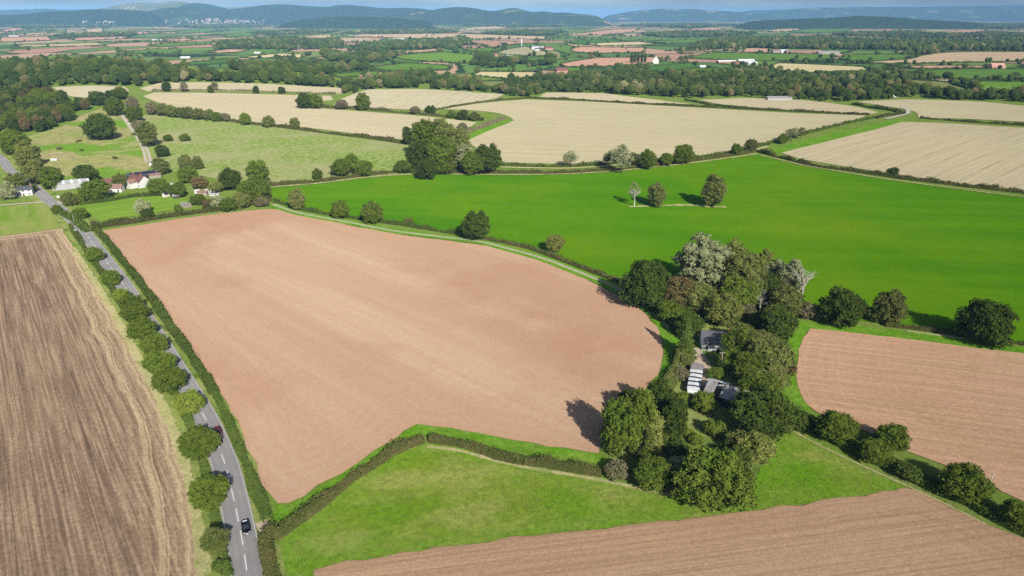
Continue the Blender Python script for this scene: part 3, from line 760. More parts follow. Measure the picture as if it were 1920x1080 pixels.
def leaves(p, out, size, spread=0.8):
    """irregular leaf sprays at points p facing roughly outwards"""
    n = len(p)
    nm = out + rng.normal(0, spread, (n, 3)) * 0.6
    nm /= np.linalg.norm(nm, axis=1)[:, None] + 1e-9
    a = np.cross(nm, rdir(n)); a /= np.linalg.norm(a, axis=1)[:, None] + 1e-9
    b = np.cross(nm, a)
    s = (size * rng.uniform(0.55, 1.35, n))[:, None]
    k = rng.uniform(0.5, 1.0, (4, n, 1))
    q = np.stack([p + a * s * k[0], p + b * s * k[1] * 0.8 + nm * s * 0.25, p - a * s * k[2], p - b * s * k[3] * 0.8 - nm * s * 0.15], 1)
    return q.reshape(-1, 3), np.arange(4 * n, dtype=np.int32).reshape(-1, 4)

def crown_mesh(name, lobes, leaf, n, core=0.80, cut=0.86, droop=0.0):
    """lobes: list of (centre, radii); n sprays over their free surfaces"""
    C = np.array([l[0] for l in lobes]); Rr = np.array([l[1] for l in lobes])
    w = (Rr[:, 0] * Rr[:, 2]); w = w / w.sum()
    P_, O_ = [], []
    for i in range(len(lobes)):
        k = int(n * w[i] * 1.8) + 4
        d = rdir(k)
        p = C[i] + d * Rr[i] * rng.uniform(0.86, 1.12, (k, 1))
        keep = np.ones(k, bool)
        for j in range(len(lobes)):
            if j != i: keep &= (((p - C[j]) / Rr[j]) ** 2).sum(1) > cut ** 2
        keep &= rng.uniform(0, 1, k) < 0.55 + 0.45 * (d[:, 2] > -0.3)
        P_.append(p[keep]); O_.append(d[keep] * 1.0)
    p, o = np.vstack(P_), np.vstack(O_)
    if droop: p[:, 2] -= droop * np.abs(rng.normal(0, 1, len(p)))
    # every point carries a clump of leaf sprays
    m = 9
    d = rdir(len(p) * m).reshape(-1, m, 3)
    rc_ = (leaf * 1.5 * rng.uniform(0.6, 1.3, len(p)))[:, None, None]
    q = (p[:, None, :] + d * rc_ * np.array([1, 1, 0.8])).reshape(-1, 3)
    oo = (d * 0.75 + o[:, None, :] * 0.6).reshape(-1, 3)
    v, f = leaves(q, oo, leaf)
    tc = rng.uniform(0, 1, len(p))
    ti = np.repeat(np.clip(np.repeat(tc, m) + rng.normal(0, 0.16, len(q)), 0, 1), 4)
    V, Fq, Tn = [v], [f], [ti]
    base = len(v)
    tv, tf = [], []
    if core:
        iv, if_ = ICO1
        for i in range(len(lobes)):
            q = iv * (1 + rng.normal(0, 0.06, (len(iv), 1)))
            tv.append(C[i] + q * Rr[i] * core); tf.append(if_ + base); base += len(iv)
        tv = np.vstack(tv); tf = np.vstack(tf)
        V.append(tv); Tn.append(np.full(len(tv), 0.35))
        faces = [tuple(q) for q in f] + [tuple(q) for q in tf]
    else:
        faces = [tuple(q) for q in f]
    me = bpy.data.meshes.new(name)
    allv = np.vstack(V)
    me.from_pydata(allv.tolist(), [], faces)
    me.update()
    attr(me, 'tint', np.concatenate(Tn))
    me.materials.append(LM['G'])
    return me

def round_lobes(k, zc, az, r=0.5, lr=(0.17, 0.27), low=-0.55):
    L = [((0, 0, zc), (r * 0.62, r * 0.62, az * 0.70))]
    f1, f2 = rng.uniform(0, 6.283, 2)
    a1, a2 = rng.uniform(0.06, 0.20), rng.uniform(0.04, 0.13)
    pts = []
    tries = 0
    while len(pts) < k and tries < 4000:
        tries += 1
        d = rdir(1)[0]
        if d[2] < low: continue
        rad = rng.uniform(*lr)
        c = np.array([d[0] * (r - rad * 0.9), d[1] * (r - rad * 0.9), d[2] * (az - rad * 0.75)]) * rng.uniform(0.74, 1.12)
        az_ = math.atan2(d[1], d[0])
        c = c * (1 + a1 * math.sin(az_ + f1) + a2 * math.sin(3 * az_ + f2 + 2 * d[2]))
        if all(np.linalg.norm(c - q[0]) > 0.55 * (rad + q[1]) for q in pts):
            pts.append((c, rad))
    for c, rad in pts:
        L.append(((c[0], c[1], c[2] + zc), (rad, rad, rad * rng.uniform(0.72, 0.95))))
    return L

def trunk_mesh(name, h, r, m, spread=0.25, limbs=6):
    b = MB()
    x, y = rng.normal(0, 0.015, 2)
    b.tube((0, 0, -0.03), (x, y, h * 0.5), r, r * 0.72, 8)
    b.tube((x, y, h * 0.48), (x * 1.5, y * 1.5, h), r * 0.72, r * 0.35, 7)
    for i in range(limbs):
        t = 2 * math.pi * i / limbs + rng.uniform(-0.4, 0.4)
        z0 = h * rng.uniform(0.45, 0.85)
        b.tube((x, y, z0), (math.cos(t) * spread, math.sin(t) * spread, z0 + h * rng.uniform(0.25, 0.5)), r * 0.45, r * 0.14, 5)
    return mesh(name, b.v, b.f, m, True)

def bare_mesh(name, h, m, depth_=5, fan=0.5, r0=0.028):
    b = MB()
    def grow(p, d, L, r, k):
        q = p + d * L
        b.tube(p, q, r, r * 0.68, 6 if k > 2 else 4)
        if k == 0: return
        for _ in range(3 if k > 2 else 2):
            e = (d + Vector(rng.normal(0, fan, 3))).normalized()
            e.z = abs(e.z) * 0.7 + 0.25
            grow(q, e.normalized(), L * rng.uniform(0.62, 0.85), r * 0.62, k - 1)
    grow(Vector((0, 0, -0.02)), Vector((0.03, 0, 1)), h * 0.30, r0, depth_)
    return mesh(name, b.v, b.f, m, False)

# every shape has a crown one unit wide
SHAPES = {}
def shape(key, crown, trunk, zc, ht): SHAPES.setdefault(key, []).append((crown, trunk, zc, ht))
for i in range(9):
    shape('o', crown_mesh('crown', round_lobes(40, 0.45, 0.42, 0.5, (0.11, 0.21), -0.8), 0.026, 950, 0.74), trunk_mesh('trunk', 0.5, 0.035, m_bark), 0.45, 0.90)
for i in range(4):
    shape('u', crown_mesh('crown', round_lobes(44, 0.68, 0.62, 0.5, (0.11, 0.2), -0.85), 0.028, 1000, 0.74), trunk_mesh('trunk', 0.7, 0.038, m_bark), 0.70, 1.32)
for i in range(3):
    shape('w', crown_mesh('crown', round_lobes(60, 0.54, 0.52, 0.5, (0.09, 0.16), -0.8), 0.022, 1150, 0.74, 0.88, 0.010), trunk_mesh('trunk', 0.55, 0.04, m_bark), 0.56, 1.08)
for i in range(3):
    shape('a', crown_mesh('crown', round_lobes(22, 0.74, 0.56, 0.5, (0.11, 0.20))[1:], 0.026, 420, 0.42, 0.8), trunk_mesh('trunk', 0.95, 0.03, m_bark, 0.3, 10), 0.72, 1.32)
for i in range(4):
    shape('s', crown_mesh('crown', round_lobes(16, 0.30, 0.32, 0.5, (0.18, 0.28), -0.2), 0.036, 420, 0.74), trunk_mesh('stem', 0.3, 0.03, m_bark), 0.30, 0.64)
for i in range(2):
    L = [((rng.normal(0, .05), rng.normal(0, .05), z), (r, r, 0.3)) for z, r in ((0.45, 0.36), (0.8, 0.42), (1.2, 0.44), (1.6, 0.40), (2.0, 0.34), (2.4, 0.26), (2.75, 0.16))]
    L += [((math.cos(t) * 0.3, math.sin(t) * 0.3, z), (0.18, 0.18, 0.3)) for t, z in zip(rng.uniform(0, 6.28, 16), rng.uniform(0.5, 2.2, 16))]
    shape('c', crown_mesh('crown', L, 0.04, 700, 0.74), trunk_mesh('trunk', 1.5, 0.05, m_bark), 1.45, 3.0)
for i in range(2):
    pts, outs = [], []
    for k in range(7500):
        z = rng.uniform(0, 1) ** 1.25; t = rng.uniform(0, 6.283)
        rr = 0.5 * (1 - z) ** 0.85 * (1 + 0.16 * math.sin(z * 46 + 3 * math.sin(t))) * rng.uniform(0.78, 1.06)
        pts.append((math.cos(t) * rr, math.sin(t) * rr, 0.10 + z * 1.9 - rr * 0.12)); outs.append((math.cos(t), math.sin(t), 0.35))
    v, f = leaves(np.array(pts), np.array(outs), 0.034)
    n0 = len(v)
    cv = [(0, 0, 1.9)] + [(math.cos(t) * 0.4, math.sin(t) * 0.4, 0.12) for t in np.linspace(0, 6.283, 13)[:-1]]
    me = bpy.data.meshes.new('crown')
    me.from_pydata(np.vstack([v, cv]).tolist(), [], [tuple(q) for q in f] + [(n0, n0 + 1 + k, n0 + 1 + (k + 1) % 12) for k in range(12)])
    attr(me, 'tint', np.concatenate([np.repeat(rng.uniform(0, 1, len(pts)), 4), np.full(13, 0.1)]))
    me.materials.append(LM['G'])
    shape('f', me, trunk_mesh('trunk', 0.9, 0.04, m_bark, 0.1), 0.9, 2.0)
for i in range(3):
    shape('b', None, bare_mesh('branches', 1.5, m_dead, 5, 0.42), 0.72, 1.45)
for i in range(1):
    L = round_lobes(14, 0.85, 0.38, 0.42, (0.08, 0.14))[1:]
    shape('d', crown_mesh('sparse_leaves', L, 0.03, 130, 0, 0.5), bare_mesh('branches', 1.35, m_dead, 5, 0.45, 0.05), 0.72, 1.3)

NAMES = {'o': 'broadleaf_tree', 'u': 'tall_broadleaf_tree', 'w': 'billowing_tree', 'a': 'airy_tree', 's': 'shrub', 'c': 'columnar_tree', 'f': 'conifer_tree', 'b': 'bare_tree', 'd': 'dying_tree'}
CATS = {'s': 'shrub'}
count = {}
def plant(at, w, sh, co, label, ratio=None, group=None):
    """a tree or shrub of crown width w metres standing at the point at"""
    V = SHAPES[sh]
    i = count.get(sh, 0); count[sh] = i + 1
    cr, tk, zc, ht = V[i % len(V)]
    k = 1.0 if ratio is None else ratio / ht
    o = empty(NAMES[sh], (at[0], at[1], at[2]), rng.uniform(0, 6.283))
    o.scale = (w * rng.uniform(0.90, 1.10), w * rng.uniform(0.90, 1.10), w * k * rng.uniform(0.95, 1.1))
    tag(o, label, CATS.get(sh, 'tree'), group)
    if cr is not None:
        c = obj(cr.name.split('.')[0], cr, o)
        c.material_slots[0].link = 'OBJECT'
        c.material_slots[0].material = LM[co]
    obj(tk.name.split('.')[0], tk, o)
    return o

def tree_at(cx, cy, wpx, code, label, ratio=None, group=None):
    """place by the picture position of the crown's middle and its width there"""
    sh, co = code[0], code[1]
    zc, ht = SHAPES[sh][0][2:4]
    k = 1.0 if ratio is None else ratio / ht
    p = P(cx, cy)
    for _ in range(4):
        w = wpx * mpp(p)
        p = P(cx, cy, w * zc * k)
    return plant(p, w, sh, co, label, ratio, group)

# ------------------------------------------------------------------ hedges
def hedge_arrays(c, h, w, leaf, dens=1.5, gap=0.0):
    """c: centre line about 1 m apart -> vertices, quads, tint"""
    n = len(c)
    t = np.gradient(c, axis=0); t /= np.linalg.norm(t, axis=1)[:, None] + 1e-9
    nr = np.stack([-t[:, 1], t[:, 0]], 1)
    s = np.arange(n)
    hs = h * (1 + 0.36 * np.interp(s, np.arange(0, n + 5, 5), rng.normal(0, 1, len(np.arange(0, n + 5, 5)))) + 0.08 * rng.normal(0, 1, n))
    hs = np.clip(hs, 0.35 * h, 1.9 * h)
    ws = w * np.clip(1 + 0.18 * np.interp(s, np.arange(0, n + 7, 7), rng.normal(0, 1, len(np.arange(0, n + 7, 7)))), 0.5, 1.6)
    z0 = H(c[:, 0], c[:, 1])
    prof = [(-0.46, 0.0), (-0.42, 0.6), (-0.22, 0.86), (0.22, 0.86), (0.42, 0.6), (0.46, 0.0)]
    v = []
    for a, b in prof:
        xy = c + nr * (ws * a)[:, None]
        v.append(np.column_stack([xy, z0 + hs * b]))
    cv = np.vstack(v)
    cf = np.array([(k * n + i, k * n + i + 1, (k + 1) * n + i + 1, (k + 1) * n + i) for k in range(5) for i in range(n - 1)], np.int32)[:, ::-1]
    L = float(np.linalg.norm(np.diff(c, axis=0), axis=1).sum())
    m = int(L * (w + 2 * h) * dens / (leaf * leaf * 2.2))
    u = rng.uniform(0, n - 1.001, m); i = u.astype(int); fr = u - i
    th = rng.uniform(0.0, math.pi, m)
    rho = rng.uniform(0.86, 1.14, m) + (rng.uniform(0, 1, m) < 0.06) * rng.uniform(0, 0.35, m)
    cc = c[i] * (1 - fr)[:, None] + c[i + 1] * fr[:, None]
    hw, hh = ws[i] * 0.5 * rho, hs[i] * rho
    cx, sz = np.sign(np.cos(th)) * np.abs(np.cos(th)) ** 0.6, np.sin(th) ** 0.6
    p = np.column_stack([cc + nr[i] * (hw * cx)[:, None], H(cc[:, 0], cc[:, 1]) + hh * sz])
    out = np.column_stack([nr[i] * np.cos(th)[:, None], np.sin(th)])
    lv, lf = leaves(p, out, leaf)
    return np.vstack([cv, lv]), np.vstack([cf, lf + len(cv)]), np.concatenate([np.full(len(cv), 0.3), np.repeat(rng.uniform(0, 1, m), 4)])

def hedge(px, h, w, co, label, leaf=None, dens=1.5, group=None):
    pts = [P(*q) for q in px]
    dm = float(np.median([np.hypot(q[0], q[1]) for q in pts]))
    step = 1.0 if dm < 600 else 2.0
    c = curve(pts, False, step)
    leaf = leaf or max(0.30, dm * 0.00125)
    v, f, ti = hedge_arrays(c, h, w, leaf, dens)
    me = mesh('hedge', v, f, LM[co])
    attr(me, 'tint', ti)
    return tag(obj('hedge', me), label, 'hedge', group)

HEDGES = [
 ([(503, 978), (492, 948), (474, 905), (450, 845), (425, 785), (404, 740)], 1.7, 2.8, 'V', 'ragged verge hedge beside the near stretch of road'),
 ([(404, 740), (375, 694), (340, 642), (305, 592), (265, 535), (225, 485), (195, 447), (178, 428)], 2.1, 3.2, 'V', 'clipped hedge between the road and the big ploughed field'),
 ([(498, 1016), (540, 992), (592, 955), (664, 896), (720, 862), (765, 836), (795, 827)], 2.1, 3.2, 'H', 'dark hedge climbing from the road to the bend'),
 ([(806, 826), (855, 834), (930, 857), (1005, 872), (1080, 884), (1128, 890)], 2.1, 2.6, 'H', 'hedge running from the bend to the farm trees'),
 ([(497, 1018), (503, 1050), (512, 1090), (520, 1150)], 1.9, 3.4, 'H', 'hedge stub beside the road at the meadow corner'),
 ([(172, 428), (240, 419), (330, 405), (420, 393), (470, 384), (508, 376)], 2.6, 5.0, 'H', 'thick hedge between the paddock and the ploughed field'),
 ([(515, 380), (560, 392), (620, 404), (700, 415), (780, 427), (860, 440), (885, 444)], 2.0, 2.6, 'V', 'hedge along the farm track west of the lone oak'),
 ([(900, 448), (960, 459), (1000, 469), (1060, 492), (1110, 511), (1165, 532)], 2.0, 2.6, 'H', 'hedge along the farm track leading to the farm trees'),
 ([(505, 349), (600, 341), (700, 329), (760, 323), (830, 324), (900, 324), (960, 325), (1060, 325), (1130, 321), (1200, 314), (1300, 302), (1380, 291), (1420, 284)], 2.4, 3.4, 'H', 'hedge along the far side of the vivid green field'),
 ([(925, 309), (1000, 313), (1060, 313), (1130, 309), (1200, 305), (1300, 298), (1400, 282), (1430, 273), (1500, 254), (1580, 234), (1640, 221)], 2.4, 4.0, 'V', 'hedge on the stubble side of the sunken lane'),
 ([(1425, 286), (1470, 298), (1530, 312), (1600, 322), (1680, 334), (1760, 344), (1850, 355), (1920, 363), (2250, 404)], 2.6, 3.4, 'H', 'long dark hedge between green crop and combed stubble'),
 ([(345, 215), (400, 223), (450, 231), (520, 239), (600, 249), (680, 258), (762, 270)], 3.0, 4.0, 'H', 'hedge between tufted pasture and sandy stubble'),
 ([(285, 171), (350, 170), (450, 171), (560, 174), (630, 177)], 2.0, 4.0, 'N', 'thin hedge with saplings between two stubble strips'),
 ([(590, 202), (640, 203), (720, 209), (800, 216), (870, 222), (905, 227)], 3.2, 5.0, 'H', 'overgrown hedge between two stubble fields'),
 ([(862, 256), (885, 246), (915, 235), (945, 223)], 3.0, 5.0, 'N', 'brownish hedge beside the bright green wedge'),
 ([(812, 207), (870, 198), (940, 188), (985, 185)], 2.2, 4.0, 'H', 'hedge curving round the combed stubble'),
 ([(985, 184), (1100, 189), (1200, 195), (1300, 200), (1400, 205), (1500, 210), (1600, 215), (1630, 216)], 2.4, 4.0, 'H', 'long hedge behind the broad pale stubble'),
 ([(1285, 188), (1340, 198), (1400, 204)], 2.6, 5.0, 'D', 'dark hedge dropping to the long hedge'),
 ([(1725, 222), (1800, 228), (1920, 236), (2150, 250)], 2.4, 4.0, 'H', 'hedge along the top of the combed stubble'),
 ([(1600, 196), (1640, 203), (1680, 209), (1692, 214)], 2.6, 7.0, 'D', 'dark hedge above the lane junction'),
 ([(1640, 222), (1660, 217), (1690, 214)], 2.6, 8.0, 'H', 'hedge clump at the lane junction'),
 ([(428, 1085), (418, 1040), (400, 960), (385, 885), (368, 825), (346, 772), (318, 722)], 1.3, 2.4, 'V', 'low growth under the nearest roadside trees'),
 ([(318, 722), (285, 665), (250, 605), (215, 550), (182, 500), (152, 455), (132, 424)], 1.5, 2.6, 'V', 'low growth under the farther roadside trees'),
 ([(1660, 611), (1720, 618), (1790, 627), (1860, 637), (1920, 648), (2150, 680)], 1.6, 2.6, 'H', 'low brown hedge between green crop and red field'),
 ([(1470, 768), (1512, 798), (1600, 848), (1700, 893), (1780, 930), (1850, 965), (1920, 998), (2000, 1030)], 2.2, 3.6, 'D', 'dark hedge joining the hedgerow trees'),
 ([(150, 384), (200, 378), (260, 369), (300, 366), (335, 367)], 2.4, 4.0, 'V', 'garden hedge behind the mown paddock'),
 ([(118, 402), (140, 416), (168, 436)], 2.4, 4.5, 'V', 'hedge between paddock corner and road'),
 ([(1215, 572), (1240, 592), (1270, 622), (1285, 640)], 3.0, 4.5, 'D', 'dark hedge on the farm side of the track'),
 ([(1280, 660), (1272, 690), (1255, 722), (1235, 740)], 3.0, 5.0, 'O', 'grey green hedge beside the striped shed'),
]
for px, h, w, co, lb in HEDGES:
    hedge(px, h, w, co, lb)
# ------------------------------------------------------------------ trees one can tell apart
ordn = ['first', 'second', 'third', 'fourth', 'fifth', 'sixth', 'seventh', 'eighth', 'ninth', 'tenth', 'eleventh', 'twelfth', 'thirteenth', 'fourteenth']
ROW = [(416, 1062, 32, 'sV'), (407, 1012, 54, 'oO'), (389, 926, 68, 'oG'), (374, 828, 67, 'oG'), (351, 757, 55, 'oB'), (318, 711, 64, 'oG'), (300, 680, 58, 'oG'), (288, 647, 46, 'oG'),
       (263, 614, 50, 'oG'), (252, 586, 44, 'oG'), (244, 567, 40, 'oG'), (226, 553, 30, 'oB'), (207, 520, 36, 'oG'), (177, 478, 33, 'oG')]
for i, (x, y, w, c) in enumerate(ROW):
    tree_at(x, y, w, c, 'green roadside tree, %s counted from the near end of the row' % ordn[i] if c[0] == 'o' else 'small roadside shrub at the near end of the tree row', 0.8 if c[0] == 'o' else None, 'trees along the road')
tree_at(106, 393, 19, 'oG', 'single roadside tree across from the pale driveway')

TREES = [l.split('|') for l in '''557 373 34 uO 1.2|olive tree at the hamlet end of the farm track hedge
638 393 35 oG 1.05|first of two matching trees on the track hedge, nearer the hamlet
697 400 39 oG 1.05|second of two matching trees on the track hedge, nearer the farm
766 415 18 sO|small pale bush on the track hedge
888 426 56 oD .95|large dark oak-like tree alone on the track hedge
1039 455 37 oY 1.0|yellowish tree on the track hedge near its bend
481 322 42 uG 1.1|dark tree beside the tufted pasture corner
482 357 44 oG 1.0|green tree at the tip of the vivid green field
434 338 38 oD 1.0|dark tree at the bottom of the pasture near the hamlet
595 326 20 oG 1.0|small lone tree on the far hedge of the green field
637 316 34 oG .9|left tree of the round clump below the pasture
657 309 36 oG .9|middle tree of the round clump below the pasture
682 315 36 oG .9|right tree of the round clump below the pasture
765 254 18 uD 1.6|slim dark tree at the left edge of the tall grove
795 262 44 uG 1.3|tall tree crowning the left of the grove
828 258 46 uO 1.2|tall olive tree at the top of the grove
862 266 40 uO 1.2|olive tree on the right shoulder of the grove
786 293 42 oD 1.1|dark tree at the left front of the grove
822 290 48 uG 1.2|tree in the middle of the grove front
846 288 46 uO 1.1|yellowing tree in the grove front
874 294 34 aP 1.4|pale thin tree with bare stems in the grove
908 299 46 oD 1.0|dark round tree at the right end of the grove
888 308 36 oG 1.0|green tree closing the gap at the right of the grove
757 313 32 sG|bush at the left foot of the grove
800 318 34 oD 1.0|low dark tree at the foot of the grove
834 316 30 sG|bush in front of the grove
461 224 21 oB 1.0|bright green round tree on the pasture hedge
502 228 22 oO 1.0|olive round tree on the pasture hedge
552 232 20 oO 1.0|brownish round tree on the pasture hedge
681 191 27 uG 1.1|lone tree standing in the overgrown stubble hedge
572 190 30 oD .9|left dark tree of the copse in the stubble
590 190 30 oG .9|right tree of the copse in the stubble
640 196 22 oN .8|brownish bush-like tree in the overgrown hedge
805 206 20 oD .9|dark tree at the middle of the overgrown hedge
778 207 18 oN .8|brown tree beside the dark one in the overgrown hedge
848 214 18 oG .8|green tree near the end of the overgrown hedge
868 216 22 oD .8|dark tree near the end of the overgrown hedge
890 218 20 oO .8|last olive tree of the overgrown hedge
866 241 18 oN 1.0|brown tree beside the bright green wedge
1070 299 28 aP 1.0|pale feathery tree on the lane hedge
1143 298 28 aO 1.1|airy olive tree left of the lane clump
1165 296 44 aP 1.2|wide pale airy tree in the lane clump
1191 297 26 aO 1.1|airy olive tree right of the lane clump
1172 275 15 bN 1.6|thin bare tree rising out of the lane clump
1216 301 31 oG 1.1|round green tree beside the lane clump
1249 299 24 oG 1.0|small green tree between two round ones on the lane
1281 291 37 oG .95|largest round green tree on the lane hedge
1382 281 20 oG 1.0|small round tree on the rise of the lane
1409 273 23 oO 1.0|small olive tree on the rise of the lane
1468 261 18 oG 1.0|dark small tree on the straight lane hedge
1485 251 26 aP 1.0|pale airy tree on the straight lane hedge
1503 250 18 aO 1.1|airy olive tree on the straight lane hedge
1674 323 20 oD .8|dark bush-like tree on the long dark hedge
1191 361 25 dP 1.9|white dying tree in the green field
1233 363 35 uO 1.4|middle one of the three lone field trees
1340 358 42 uO 1.45|tallest lone tree in the green field
1210 535 76 oD 1.0|big dark tree where the track enters the farm grove
1328 502 92 wP .95|huge pale silvery tree at the back of the farm grove
1364 490 62 wY 1.0|yellow green tree behind the silvery one
1384 522 76 wO 1.0|olive tree to the right of the silvery one
1425 500 42 wY 1.1|yellowing tree between the olive and white ones
1452 510 42 wP 1.1|pale tree left of the whitest one in the grove
1480 520 50 wP 1.1|whitest billowing tree at the right of the grove
1507 538 46 bN 1.5|bare bleached tree at the right end of the grove
1437 535 50 oD 1.1|dark tree in the shade of the pale ones
1474 566 54 uO 1.0|olive tree below the bare bleached tree
1459 548 36 oR 1.0|russet tree below the whitest one
1277 552 60 oR .9|russet olive tree behind the big dark one
1312 562 56 oO .9|olive tree in the middle of the grove
1354 580 58 oY .9|yellow green tree above the slate roof
1388 552 60 oG .95|mid green tree in the heart of the grove
1336 540 50 oO .9|olive tree under the silvery one
1427 571 30 bN 1.3|small grey bare tree inside the grove
1396 583 38 sN|grey brown scrub beside the small bare tree
1458 611 60 oD .95|dark round tree by the corner of the red field
1517 586 38 sN|brown thorn bush at the corner of the crop
1496 575 30 sO|olive bush beside the brown thorn bush
1258 584 44 oG .8|low green tree beside the farm track
1295 612 46 oD .9|dark tree left of the slate roof
1287 638 36 fV|pointed conifer beside the farm track
1376 644 50 aG 1.1|thin green tree overhanging the slate roof
1392 630 46 oO .8|olive tree right of the slate roof
1424 637 46 oO .8|brownish olive tree at the red field side
1440 666 70 oO .8|broad mixed tree below the dark round one
1462 684 46 sR|russet bush at the edge of the red field strip
1376 676 46 oG .8|green tree behind the telegraph pole
1410 692 56 oG .8|green tree between pole and red field
1340 702 28 sG|green bush at the foot of the telegraph pole
1390 702 34 oY .8|yellow green small tree by the barn
1447 708 56 oO .8|olive tree above the biggest dark one
1284 678 30 sO|grey green bush beside the yard
1276 702 30 sN|dull bush left of the striped shed
1242 750 42 uD 1.75|dark tree at the corner of the big ploughed field
1166 800 86 oG 1.4|wide bright oak-like tree shading the ploughed field
1204 764 48 uG 1.5|green tree behind the wide bright one
1183 748 40 oD .9|small dark tree at the back of the south grove
1264 782 42 uD 1.8|dark tree beside the garden clearing
1228 815 30 cY 2.9|tall yellow ivy clad tree in the south grove
1282 746 26 oB .9|small vivid green tree by the striped shed
1321 756 38 oB .9|vivid green round tree in front of the barn
1428 775 90 oD .9|largest dark round tree right of the barn
1432 732 60 oG .8|green tree between barn and red field
1222 885 64 oG .85|green tree at the south edge of the grove
1158 884 50 sN|grey thorny scrub where the hedge meets the grove
1272 877 46 aP .9|pale half bare tree at the south edge
1346 897 112 oG .8|very broad dark tree at the southern tip of the grove
1412 838 56 oY .85|yellowing tree beside the rough meadow
1386 828 40 oO .85|olive tree beside the yellowing one
1342 806 36 sG|green bush in the shade of the garden
1350 842 22 sV|small round bush in the garden shade
1305 825 24 sB|small light bush in the garden clearing
1290 812 20 sB|tiny light bush in the garden clearing
1495 787 40 oD .8|small dark tree starting the hedgerow
1570 801 70 oG .85|first big hedgerow tree beside the red field
1674 820 60 oG .9|taller of the paired hedgerow trees
1640 846 58 oG .8|lower of the paired hedgerow trees
1705 886 46 sV|bush between the paired trees and the round one
1805 902 82 oG .8|large round hedgerow tree left of the pole
1916 966 62 oG .85|last hedgerow tree cut by the picture edge
1584 577 82 oD .9|dark round tree on the edge of the crop
1670 579 62 oO .95|pale topped tree on the edge of the crop
1640 590 40 sV|dark bush between the round and the pale topped tree
1848 602 92 oD .95|large dark tree with a long shadow on the crop
185 240 52 oD .9|large dark tree on the dry slope
215 200 34 oG 1.0|tree at the top of the hill track
252 215 32 oG .9|tree right of the hill track top
276 252 34 uO 1.3|tall olive tree beside the hill track
262 236 24 oN 1.0|brown tree above the tall olive one
247 197 26 oN 1.0|brown tree behind the hill track top
314 259 16 oG .8|first small tree in the upper pasture
347 258 20 oG .7|second small tree in the upper pasture
305 284 26 oD .8|dark bushy tree in the pasture by the track
347 303 26 uO 1.1|airy olive tree above the hamlet
370 305 22 uO 1.1|smaller olive tree above the hamlet
302 311 28 uO 1.1|tree with pale stems above the big house
350 327 34 oG .9|green tree in the hamlet gardens
375 341 30 oR .8|russet tree in the hamlet gardens
25 267 52 oG .9|green tree overhanging the far road bend
52 292 42 wY 1.0|yellowish billowing tree by the far road
62 324 46 wO 1.0|grey olive willow-like tree by the far road
95 335 40 oG 1.0|green tree behind the grey barn
162 327 40 oD .9|dark tree behind the grey barn end
32 341 34 oO .9|olive tree behind the white cottage
10 358 32 wP 1.0|pale drooping tree at the picture edge by the cottage
175 357 50 oG .8|broad green tree between barn and tiled cottages
128 374 30 oO .8|olive tree beside the driveway
148 373 20 oB .9|small bright tree beside the driveway
226 340 28 oO 1.0|olive tree between tiled cottages and big house
296 350 36 oG .9|green tree right of the big house
332 356 32 oG .9|green tree among the garden sheds
275 402 24 oD .9|dark tree standing in the paddock hedge
268 388 27 wP .9|pale drooping tree in the paddock
390 382 20 oR .9|russet small tree near the caravans
412 378 30 wP .9|pale tree below the caravans
335 390 15 oG .9|small tree beside the weathered trailer
370 374 26 oG .8|green tree left of the caravans
462 352 36 oG .8|green tree in the thicket by the track end
450 376 36 oO .8|olive thicket tree by the track end
428 385 30 oG .8|low green thicket tree beside the field corner
490 380 26 sN|brown bush at the beginning of the farm track
150 400 30 oG .7|low tree between road and paddock
405 350 26 oO .8|olive tree behind the caravans
60 352 18 oG .9|small tree beside the road at the cottage
350 212 24 oO .9|first tree of the pasture top row
371 214 24 oO .9|second tree of the pasture top row
390 216 22 oO .9|third tree of the pasture top row
408 219 20 oG .9|fourth tree of the pasture top row
424 220 17 oN .9|fifth tree of the pasture top row
285 203 26 oN .9|first tree of the brown row right of the hill track
303 205 26 oO .9|second tree of the brown row right of the hill track
322 208 26 oO .9|third tree of the brown row right of the hill track
338 211 22 oO .9|fourth tree of the brown row right of the hill track
182 184 30 oD .9|dark tree by the narrow stubble strip
205 178 18 oD .9|round dark tree right of the narrow stubble strip
225 176 24 oG .9|green tree at the end of the narrow stubble strip
311 162 16 uD 1.1|dark sapling-like tree first on the thin stubble hedge
395 167 13 uG 1.1|green tree second on the thin stubble hedge
480 168 11 uD 1.2|pointed dark tree third on the thin stubble hedge
528 169 13 oD 1.0|round dark tree last on the thin stubble hedge
345 163 14 aN 1.3|bare looking tree on the thin stubble hedge
402 161 13 aN 1.3|second bare looking tree on the thin stubble hedge'''.split('\n')]
for a, lb in TREES:
    q = a.split()
    gr_ = 1.16 if (1190 < float(q[0]) < 1530 and 470 < float(q[1]) < 960) or (740 < float(q[0]) < 930 and 240 < float(q[1]) < 330) else 1.0
    tree_at(float(q[0]), float(q[1]), float(q[2]) * gr_, q[3], lb, float(q[4]) if len(q) > 4 else None)

for i_ in range(12):
    q_ = (rng.uniform(95, 262), rng.uniform(215, 300))
    if not inside(np.array([P(*q_)[:2]]), OUTLINE['slope'])[0]: continue
    plant(P(*q_), rng.uniform(2.0, 4.5), 's', str(rng.choice(['N', 'O', 'H'])), 'small scrub bush on the dry slope', rng.uniform(0.5, 0.8), 'scrub on the dry slope')

